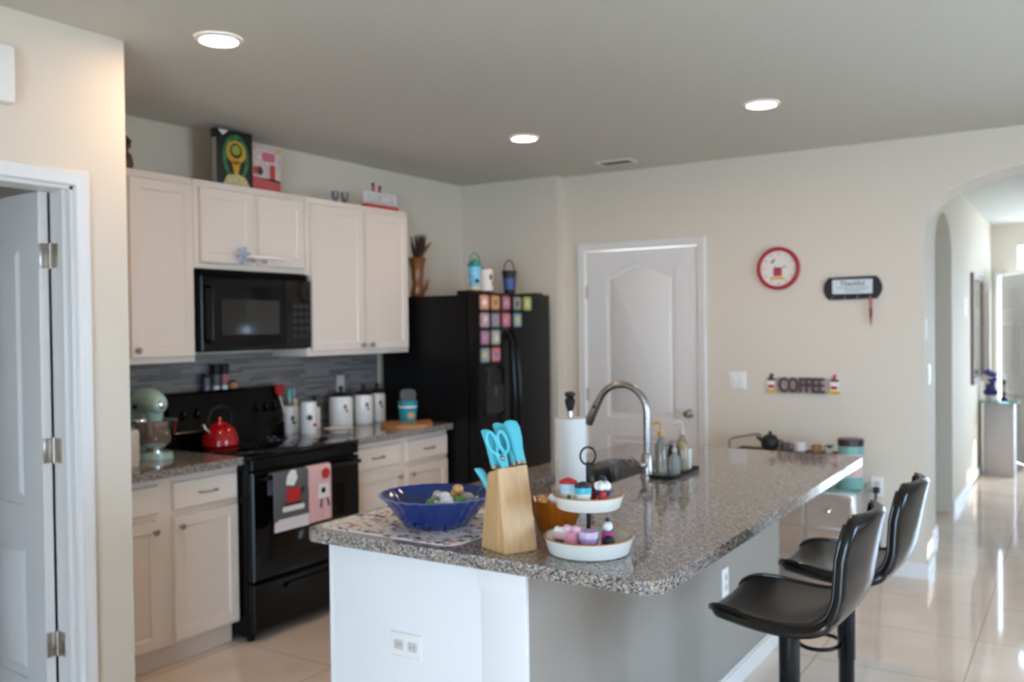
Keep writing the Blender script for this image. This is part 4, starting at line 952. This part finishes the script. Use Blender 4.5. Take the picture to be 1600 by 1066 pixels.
ornament('mini_ornament', 'tiny red and green block ornament at the left of the upper tray', 'ornament', -.02, .05, zu, (('block', REDP, lambda b: b.box(-.013, -.013, 0, .013, .013, .05, .003)), ('top', GREENP, lambda b: b.ball((0, 0, .055), .012, 10))))
# lower tray
ornament('mini_house', 'mini pink shop ornament with white top at the left of the lower tray', 'ornament', -.060, -.036, zl, (('walls', mat('shop_pink', (226, 176, 166), .5), lambda b: b.box(-.024, -.02, 0, .024, .02, .045, .003)), ('window', mat('shop_window', (70, 84, 110), .3), lambda b: b.box(-.014, -.0212, .012, .014, -.0195, .03)), ('roof', WHITE, lambda b: [b.ball((k*.014, -.006, .052), .010, 10) for k in (-1, 0, 1)])))
ornament('mini_ornament', 'mini pink bow ornament in the middle of the lower tray', 'ornament', -.022, -.055, zl, (('body', PINK, lambda b: b.lathe([(.02, 0), (.024, .02), (.014, .05), (.01, .055)], seg=16)), ('bow', mat('bow_pink', (240, 186, 204), .4), lambda b: b.ball((-.014, 0, .062), .012, 10, (1.2, .7, .9)).ball((.014, 0, .062), .012, 10, (1.2, .7, .9)))))
cup(.024, -.045, zl, .026, .06, PURP, mat('lilac_rim', (214, 190, 220), .3), 'mini_cup', 'mini lilac cup beside the pole on the lower tray')
ornament('mini_ornament', 'mini magenta and white ornament behind the lilac cup', 'ornament', .052, .012, zl, (('base', mat('magenta', (180, 60, 130), .4), lambda b: b.lathe([(.02, 0), (.016, .05)], seg=16)), ('top', WHITE, lambda b: b.ball((0, 0, .064), .014, 12)), ('knob', NAVY, lambda b: b.ball((0, 0, .082), .007, 8))))
ornament('mini_ornament', 'mini blue and black round ornament at the right of the lower tray', 'ornament', .075, -.028, zl, (('base', mat('light_blue', (130, 170, 214), .4), lambda b: b.lathe([(.02, 0), (.02, .018)], seg=16)), ('ball', BLACKP, lambda b: b.ball((0, 0, .034), .016, 12))))
ornament('mini_ornament', 'low red ring ornament at the front of the lower tray', 'ornament', .002, -.088, zl, (('ring', REDP, lambda b: b.lathe([(.014, 0), (.014, .018), (.004, .02)], seg=16)),))
ornament('mini_ornament', 'low red block ornament beside the pink shop on the lower tray', 'ornament', -.042, -.078, zl, (('block', REDP, lambda b: b.box(-.013, -.01, 0, .013, .01, .02, .003)),))

# ------------------------------------------------------------------ back wall decor
Mw = T(0, YB-.001, 0) @ AX_NY
t = thing('wall_clock', 'round red-framed wall clock right of the closed door', 'clock', (2.436, YB, 1.888))
b = mb(mat('clock_red', (176, 30, 50), .3)); b.M = T(2.436, YB-.001, 1.888) @ AX_NY; b.lathe([(.134, 0), (.138, .01), (.136, .03), (.126, .036), (.115, .03), (.114, .012)], seg=56, cap1=False); b.build('frame', t, True)
b = mb(mat('clock_face', (232, 226, 216), .5)); b.M = T(2.436, YB-.001, 1.888) @ AX_NY; b.prism(circ(0, 0, .1145, 48), 0, .014)
b.m(mat('numeral_grey', (150, 146, 150), .5))
for k in range(12):
    a = PI/2-2*PI*(k+1)/12; b.text(str(k+1), .022, .001, .097*math.cos(a), .097*math.sin(a), .0146)
b.build('dial', t, True)
b = mb(YEL); b.M = T(2.436, YB-.001, 1.888) @ AX_NY; b.prism(rrect(-.055, -.072, .04, -.055, .008), .014, .0152); b.m(mat('dial_red', (186, 56, 80), .5)).prism(rrect(-.033, -.05, .023, .004, .008), .014, .0153); b.m(BLACKP).prism([(-.05, .04), (-.028, .062), (-.02, .056), (-.043, .033)], .014, .0152); b.build('dial_print', t, True, label='printed red mug on a yellow saucer')
b = mb(BLACKP); b.M = T(2.436, YB-.001, 1.888) @ AX_NY; b.prism([(-.004, -.004), (.004, -.004), (.052, .012), (.05, .017)], .016, .018); b.prism([(-.003, .003), (-.002, -.004), (-.03, .01), (-.032, .014)], .018, .02); b.prism(circ(0, 0, .006, 12), .0155, .021); b.build('hands', t, True)

t = thing('key_rack', 'black wall plaque with pale lettered panel and key hooks', 'plaque', (2.89, YB, 1.75))
pl = [(2.755, 1.675), (3.03, 1.68)]+[(3.03+.032*math.sin(PI*i/10)**.8, 1.68+.135*i/10) for i in range(1, 10)]+[(3.028, 1.818), (2.75, 1.815)]+[(2.75-.032*math.sin(PI*i/10)**.8, 1.815-.14*i/10) for i in range(1, 10)]
b = mb(BLACKP); b.M = Mw; b.prism(pl, 0, .018); b.build('board', t, True)
b = mb(mat('plaque_white', (214, 222, 224), .4)); b.M = Mw; b.prism([(2.772, 1.712), (3.008, 1.712), (3.008, 1.80), (2.772, 1.80)], .018, .021)
b.m(mat('ink_grey', (84, 92, 110), .5)); b.text('Thankful', .042, .001, 2.89, 1.775, .0214)
for k, (u0, u1) in enumerate(((2.80, 2.87), (2.875, 2.985))): b.box(u0, 1.748-.0*k, .021, u1, 1.751, .0217)
b.box(2.84, 1.735, .021, 2.97, 1.738, .0217); b.box(2.85, 1.723, .021, 2.94, 1.726, .0217); b.build('lettered_panel', t, True)
for x in (2.772, 2.847, 2.923, 2.998):
    b = mb(STEEL); b.M = Mw; b.tube([(x, 1.696, .018), (x, 1.694, .034), (x, 1.684, .04), (x, 1.678, .036)], .0035, 8); b.build('hook', t, True)
t = thing('key_lanyard', 'thin pink and brown lanyard hanging from the right key hook', 'lanyard', (2.998, YB-.036, 1.68))
b = mb(mat('lanyard_rose', (196, 110, 100), .6)); b.M = Mw; b.tube([(2.994, 1.688, .036), (2.993, 1.62, .03), (2.995, 1.55, .03), (2.999, 1.512, .03), (3.004, 1.55, .03), (3.006, 1.62, .03), (3.002, 1.688, .036)], .0045, 8); b.build('strap', t, True)
b = mb(mat('charm_brown', (120, 70, 62), .5)); b.M = Mw; b.box(2.991, 1.565, .024, 3.008, 1.62, .036, .003); b.build('charm', t, True)

t = thing('coffee_sign', 'maroon COFFEE letter sign on the wall above the sideboard', 'sign', (2.58, YB, 1.14))
b = mb(mat('sign_backer', (178, 164, 150), .6)); b.M = Mw; b.prism(rrect(2.41, 1.085, 2.745, 1.185, .02), 0, .008); b.build('backer', t, True)
b = mb(SIGNB); b.M = Mw @ T(2.5765, 1.1345, 0); b.text('COFFEE', .135, .02, 0, 0, .018, .62); b.build('letters', t, True)
for x, q in ((2.385, 1), (2.778, -1)):
    b = mb(WHITE); b.M = Mw; b.prism([(x-.022, 1.11), (x+.022, 1.11), (x+.027, 1.165), (x-.027, 1.165)], 0, .016); b.m(REDP).prism(rrect(x-.02, 1.118, x+.02, 1.138, .004), .016, .018); b.m(SIGNB).prism(rrect(x-.024, 1.165, x+.024, 1.18, .005), 0, .014); b.m(YEL).prism(circ(x, 1.098, .036, 18, .013), 0, .015); b.m(REDP if q < 0 else BLACKP).prism([(x-.012, 1.18), (x+.004, 1.18), (x+.014, 1.205), (x-.002, 1.212)], 0, .012); b.build('cup_cutout', t, True)

# ------------------------------------------------------------------ sideboard with coffee things
t = thing('sideboard', 'low silver mirrored sideboard against the back wall behind the island', 'sideboard', (2.56, 2.62, 0))
mb(SILVER).box(2.11, 2.44, .12, 2.985, 2.80, .545, .003).build('carcass', t, True)
b = mb(TEALG).box(2.10, 2.425, .5455, 2.995, 2.805, .558, .002); b.build('glass_top', t, True)
for i in range(3):
    for j in range(2):
        d = mb(mat('mirrored_front', (196, 184, 172), .12, metal=.55)); d.M = T(0, 2.44, 0) @ AX_NY
        x0 = 2.122+i*.286; z0 = .13+j*.206; d.panel(x0, z0, x0+.276, z0+.196, [(0, .008), (.018, .014), (.022, .013)]); o = d.build('drawer', t, True)
        k = mb(CHROME); k.M = T(x0+.141, 2.428, z0+.098) @ RZ(PI/2, 4, 'X'); k.lathe([(.005, 0), (.005, .012), (.012, .018), (.012, .024), (.002, .027)], seg=14); k.build('knob', o, True)
for x in (2.14, 2.955):
    for y in (2.47, 2.77): mb(SILVER).lathe([(.016, 0), (.022, .12)], (x, y, 0), 14).build('leg', t, True)
ZS = .5585
t = thing('teal_canister', 'tall teal canister with dark lid at the right end of the sideboard', 'canister', (2.93, 2.565, ZS))
mb(mat('teal_pale', (128, 178, 168), .35)).lathe([(.07, 0), (.072, .005), (.072, .25)], seg=40).build('body', t)
mb(mat('label_pale', (206, 196, 188), .5)).lathe([(.0725, .07), (.073, .072), (.073, .2), (.0725, .202)], seg=40, cap0=False, cap1=False).build('label', t)
mb(mat('lid_brown', (62, 44, 46), .35)).lathe([(.074, .2505), (.074, .285), (.07, .29), (.001, .291)], seg=40).build('lid', t)
b = mb(mat('label_rose', (216, 176, 166), .5)); b.M = RZ(-.9, 4, 'Z') @ T(.0725, 0, .1) @ AX_X; b.prism(circ(0, 0, .035, 18, .03), -.004, .002); b.m(mat('label_red', (176, 70, 76), .5)).prism(circ(-.026, .012, .014, 12), -.004, .003); b.build('print', t)
t = thing('wire_rack', 'dark wire shelf rack with raised end loop on the sideboard', 'rack', (2.55, 2.60, ZS))
b = mb(IRON)
for y in (2.51, 2.56, 2.61, 2.66, 2.71): b.tube([(2.23, y, ZS+.185), (2.83, y, ZS+.185)], .003, 6)
for x in (2.23, 2.83): b.tube([(x, 2.51, ZS+.185), (x, 2.71, ZS+.185)], .004, 6)
b.build('shelf', t, True)
for x in (2.235, 2.825):
    for y in (2.515, 2.705): mb(IRON).tube([(x, y, ZS+.001), (x, y, ZS+.185)], .004, 6).build('leg', t, True)
b = mb(mat('grey_wire', (120, 112, 106), .4, metal=.5)); b.tube([(2.215, 2.5, ZS+.185), (2.218, 2.5, ZS+.25), (2.24, 2.52, ZS+.262), (2.335, 2.7, ZS+.272), (2.35, 2.71, ZS+.262), (2.36, 2.71, ZS+.185)], .006, 8); b.build('end_loop', t, True)
ZR = ZS+.1885
t = thing('teapot', 'small black teapot on the wire rack', 'teapot', (2.44, 2.61, ZR))
mb(BLACKP).lathe([(.034, 0), (.054, .025), (.056, .055), (.04, .085), (.02, .094), (.008, .1), (.01, .114), (.001, .118)], seg=28).build('pot', t)
b = mb(BLACKP); b.tube([(-.045, 0, .05), (-.07, 0, .065), (-.088, 0, .08)], [.012, .009, .006], 10); b.build('spout', t)
b = mb(BLACKP); b.tube([(.045, 0, .06), (.075, 0, .06), (.08, 0, .035), (.048, 0, .022)], .005, 8); b.build('handle', t)
def mug(x, y, m1, label, r=.038, h=.06):
    t = thing('coffee_mug', label, 'mug', (x, y, ZR))
    mb(m1).lathe([(r*.8, 0), (r, .008), (r, h), (r*.9, h), (r*.86, .01), (.001, .008)], seg=26).build('cup', t)
    b = mb(m1); b.tube([(r*.95, 0, h*.8), (r*1.6, 0, h*.75), (r*1.6, 0, h*.35), (r*.95, 0, h*.25)], .005, 8); b.build('handle', t)
mug(2.535, 2.60, mat('dark_mug', (86, 80, 80), .35), 'dark grey mug beside the black teapot', .03, .05)
mug(2.62, 2.62, mat('pale_mug', (216, 206, 200), .3), 'pale mug in the middle of the wire rack', .04, .06)
mug(2.72, 2.62, mat('tan_mug', (170, 128, 84), .35), 'tan mug on the wire rack right of the pale mug', .03, .045)
t = thing('potted_plant', 'tiny green plant in a white pot on the wire rack', 'plant', (2.795, 2.62, ZR))
mb(CER).lathe([(.02, 0), (.028, .03), (.024, .03)], seg=20).build('pot', t)
b = mb(mat('leaf_green', (110, 140, 110), .5))
for k in range(10):
    a = k*.63; b.tube([(0, 0, .028), (.014*math.cos(a), .014*math.sin(a), .045), (.03*math.cos(a), .03*math.sin(a), .048)], [.003, .006, .001], 6)
b.build('leaves', t)
o = plate('outlet', T(3.025, YB-.0005, .53) @ AX_NY, .07, .115, 'white outlet on the back wall right of the teal canister', 'outlet', slots=((0, .02), (0, -.02)))
t = thing('power_cord', 'black power cord with adapters hanging on the wall beside the sideboard', 'cord', (3.03, YB-.03, .3))
b = mb(BLACKP).box(3.008, YB-.05, .495, 3.043, YB-.009, .53, .004); b.build('plug', t, True)
b = mb(BLACKP).tube([(3.025, YB-.04, .498), (3.02, YB-.034, .45), (3.018, YB-.03, .40), (3.022, YB-.03, .35), (3.035, YB-.034, .31), (3.05, YB-.03, .02)], .007, 8); b.build('cable', t, True)
b = mb(BLACKP).box(3.02, YB-.06, .29, 3.055, YB-.04, .335, .004); b.build('adapter', t, True)

# ------------------------------------------------------------------ bar stools
def stool(x, y, label):
    t = thing('bar_stool', label, 'stool', (x, y, 0), group='black leather bar stools')
    zs = .715
    path = [(-.20, zs-.018), (-.19, zs+.004), (-.155, zs+.016), (-.10, zs+.014), (-.03, zs+.006), (.04, zs+.002), (.10, zs+.01), (.145, zs+.038), (.172, zs+.085), (.185, zs+.14), (.197, zs+.2), (.208, zs+.255), (.216, zs+.292), (.22, zs+.31)]
    hw = [.12, .15, .178, .196, .203, .203, .2, .196, .193, .19, .186, .176, .155, .115]
    def cr(P, n=5):
        out = []
        for i in range(len(P)-1):
            p = [P[max(i-1, 0)], P[i], P[i+1], P[min(i+2, len(P)-1)]]
            for k in range(n):
                s_ = k/n; out.append(tuple(.5*(2*b_+(c_-a_)*s_+(2*a_-5*b_+4*c_-d_)*s_**2+(3*b_-a_-3*c_+d_)*s_**3) for a_, b_, c_, d_ in zip(*p)))
        return out+[P[-1]]
    fine = cr([(p[0], p[1], w) for p, w in zip(path, hw)])
    def sheet(i0, i1):
        V = []
        for i in range(i0, i1):
            px, pz, w = fine[i]; row = []; u = i/5
            for k in range(13):
                s_ = math.sin(PI/2*(-1+2*k/12))
                lift = .012*s_*s_*max(0, min(1, (9-u)/3))
                fw = -.034*s_*s_*min(1, max(0, (u-6)/4))
                row.append((px+fw, s_*w, pz+lift))
            V.append(row)
        return V
    def solid(i0, i1, th, name):
        rs = []; V = sheet(i0, i1)
        for i, row in zip(range(i0, i1), V):
            a_ = fine[max(i-1, 0)]; c_ = fine[min(i+1, len(fine)-1)]
            tx, tz = c_[0]-a_[0], c_[1]-a_[1]; L = math.hypot(tx, tz); tx /= L; tz /= L
            n = Vector((tz, 0, -tx)); e = min(i-i0, i1-1-i)
            h = th*(.45, .8, .95, 1)[min(e, 3)]; sh = (1-h/th)*th*.5
            top = [Vector(p)+n*sh for p in row]; bot = [p+n*h for p in top]
            cap = []
            for s_, P, Q in ((1, top[-1], bot[-1]),):
                cap = [(P+Q)/2+(P-Q)/2*math.cos(q)+Vector((0, h*.45*math.sin(q), 0)) for q in (.6, 1.2, 1.94, 2.54)]
            cap2 = [(top[0]+bot[0])/2+(bot[0]-top[0])/2*math.cos(q)-Vector((0, h*.45*math.sin(q), 0)) for q in (.6, 1.2, 1.94, 2.54)]
            rs.append([tuple(p) for p in top+cap+bot[::-1]+cap2])
        return mb(LEATH).rings(rs).build(name, t)
    a = solid(0, 36, .036, 'seat'); c = solid(34, 66, .032, 'backrest')
    for V, par in ((sheet(2, 36), a), (sheet(35, 60), c)):
        for k in (0, 12):
            b = mb(PIPE); b.tube([r[k] for r in V], .006, 10); b.build('piping', par)
    mb(IRON).lathe([(.03, zs-.07), (.075, zs-.048), (.075, zs-.04)], (-.01, 0, 0), 24).build('swivel_plate', t)
    mb(POST).lathe([(.026, .02), (.026, .385), (.029, .39), (.03, .64), (.03, .665)], (-.01, 0, 0), 28).build('post', t)
    b = mb(IRON); r = .068; b.tube([(-.10+r*math.cos(2*PI*k/32)*1.0, 1.25*r*math.sin(2*PI*k/32), .43) for k in range(32)], .007, 10, closed=True); b.m(CHROME).ball((-.1-r, -.0, .433), .009, 12); b.build('footrest', t)
    mb(IRON).lathe([(.2, 0), (.2, .006), (.06, .022), (.03, .045), (.028, .05)], (-.01, 0, 0), 44).build('base', t)
    return t
stool(3.385, -.37, 'black leather bar stool nearest the camera at the island overhang')
stool(3.42, .20, 'black leather bar stool farther along the island, nearer the hall arch')

# ------------------------------------------------------------------ hall things
t = thing('wall_mirror', 'tall framed mirror on the left hall wall', 'mirror', (XH, 6.9, .95))
b = mb(mat('mirror_frame', (138, 112, 96), .4)); b.M = T(XH+.001, 0, 0) @ AX_X
b.prism([(6.39, .94), (7.40, .94), (7.40, 1.99), (6.39, 1.99)], 0, .03, holes=[[(6.45, 1.0), (7.34, 1.0), (7.34, 1.93), (6.45, 1.93)]]); b.build('frame', t, True)
b = mb(MIRROR); b.M = T(XH+.001, 0, 0) @ AX_X; b.prism([(6.451, 1.001), (7.339, 1.001), (7.339, 1.929), (6.451, 1.929)], 0, .012); b.build('glass', t, True)
t = thing('console_pedestal', 'grey pedestal console with green-edged glass top against the hall wall', 'console', (3.38, 7.25, 0))
mb(mat('pedestal_grey', (186, 178, 174), .35)).box(3.25, 7.08, 0, 3.515, 7.4, .728, .004).build('pedestal', t, True)
mb(TEALG).box(3.215, 7.04, .7285, 3.555, 7.44, .742, .002).build('glass_top', t, True)
t = thing('flower_spray', 'dark blue flower spray in a white pot on the glass console top', 'flowers', (3.30, 7.2, .7425))
mb(CER).lathe([(.03, 0), (.04, .05), (.035, .05)], seg=20).build('pot', t)
b = mb(mat('flower_blue', (62, 60, 128), .6)); random.seed(5)
for (x, z, r) in ((-.02, .07, .045), (.03, .09, .05), (-.005, .13, .05), (.03, .17, .035), (.02, .21, .035), (.02, .25, .04), (-.01, .28, .045), (-.03, .29, .03)):
    for k in range(5): b.ball((x+random.uniform(-.02, .02), random.uniform(-.03, .03), z+random.uniform(-.012, .012)), r*.6, 10)
b.build('blossoms', t)
t = thing('candle_holder', 'slender brown candle holder with blue base on the glass console top', 'candle holder', (3.42, 7.2, .7425))
mb(NAVY).lathe([(.04, 0), (.035, .02), (.01, .04)], seg=20).build('foot', t); mb(BROWN).lathe([(.008, .04), (.02, .07), (.008, .1), (.01, .15), (.024, .19), (.006, .21)], seg=16).build('stem', t)
mb(WHITE).lathe([(.009, .21), (.009, .27), (.001, .272)], seg=12).build('candle', t)

# ------------------------------------------------------------------ ceiling things
for x, y, lab in ((1.342, -.685, 'recessed ceiling light nearest the left pantry wall'), (1.354, 1.487, 'recessed ceiling light nearest the refrigerator'), (2.739, 1.498, 'recessed ceiling light above the far end of the island')):
    t = thing('ceiling_light', lab, 'light', (x, y, H-.011), group='recessed ceiling lights')
    mb(WHITE).lathe([(.088, .0105), (.086, .004), (.07, .0), (.0695, .008)], seg=40, cap0=False, cap1=False).build('trim_ring', t)
    mb(GLOW).lathe([(.0695, .008), (.0695, .003), (.04, .0015), (.001, .001)], seg=40).build('diffuser', t)
t = thing('ceiling_vent', 'small rectangular air vent in the ceiling near the back wall', 'vent', (1.455, 2.50, H-.012))
b = mb(WHITE); b.prism([(-.125, -.07), (.125, -.07), (.125, .07), (-.125, .07)], .004, .0115, holes=[[(-.105, -.05), (.105, -.05), (.105, .05), (-.105, .05)]]); b.build('frame', t)
mb(DARK).box(-.105, -.05, .009, .105, .05, .0115).build('duct_shadow', t)
for k in range(6):
    b = mb(mat('vent_grey', (120, 122, 114), .5)); b.M = T(0, -.042+k*.0168, .006) @ RZ(.6, 4, 'X'); b.box(-.105, -.005, -.001, .105, .005, .001); b.build('slat', t)
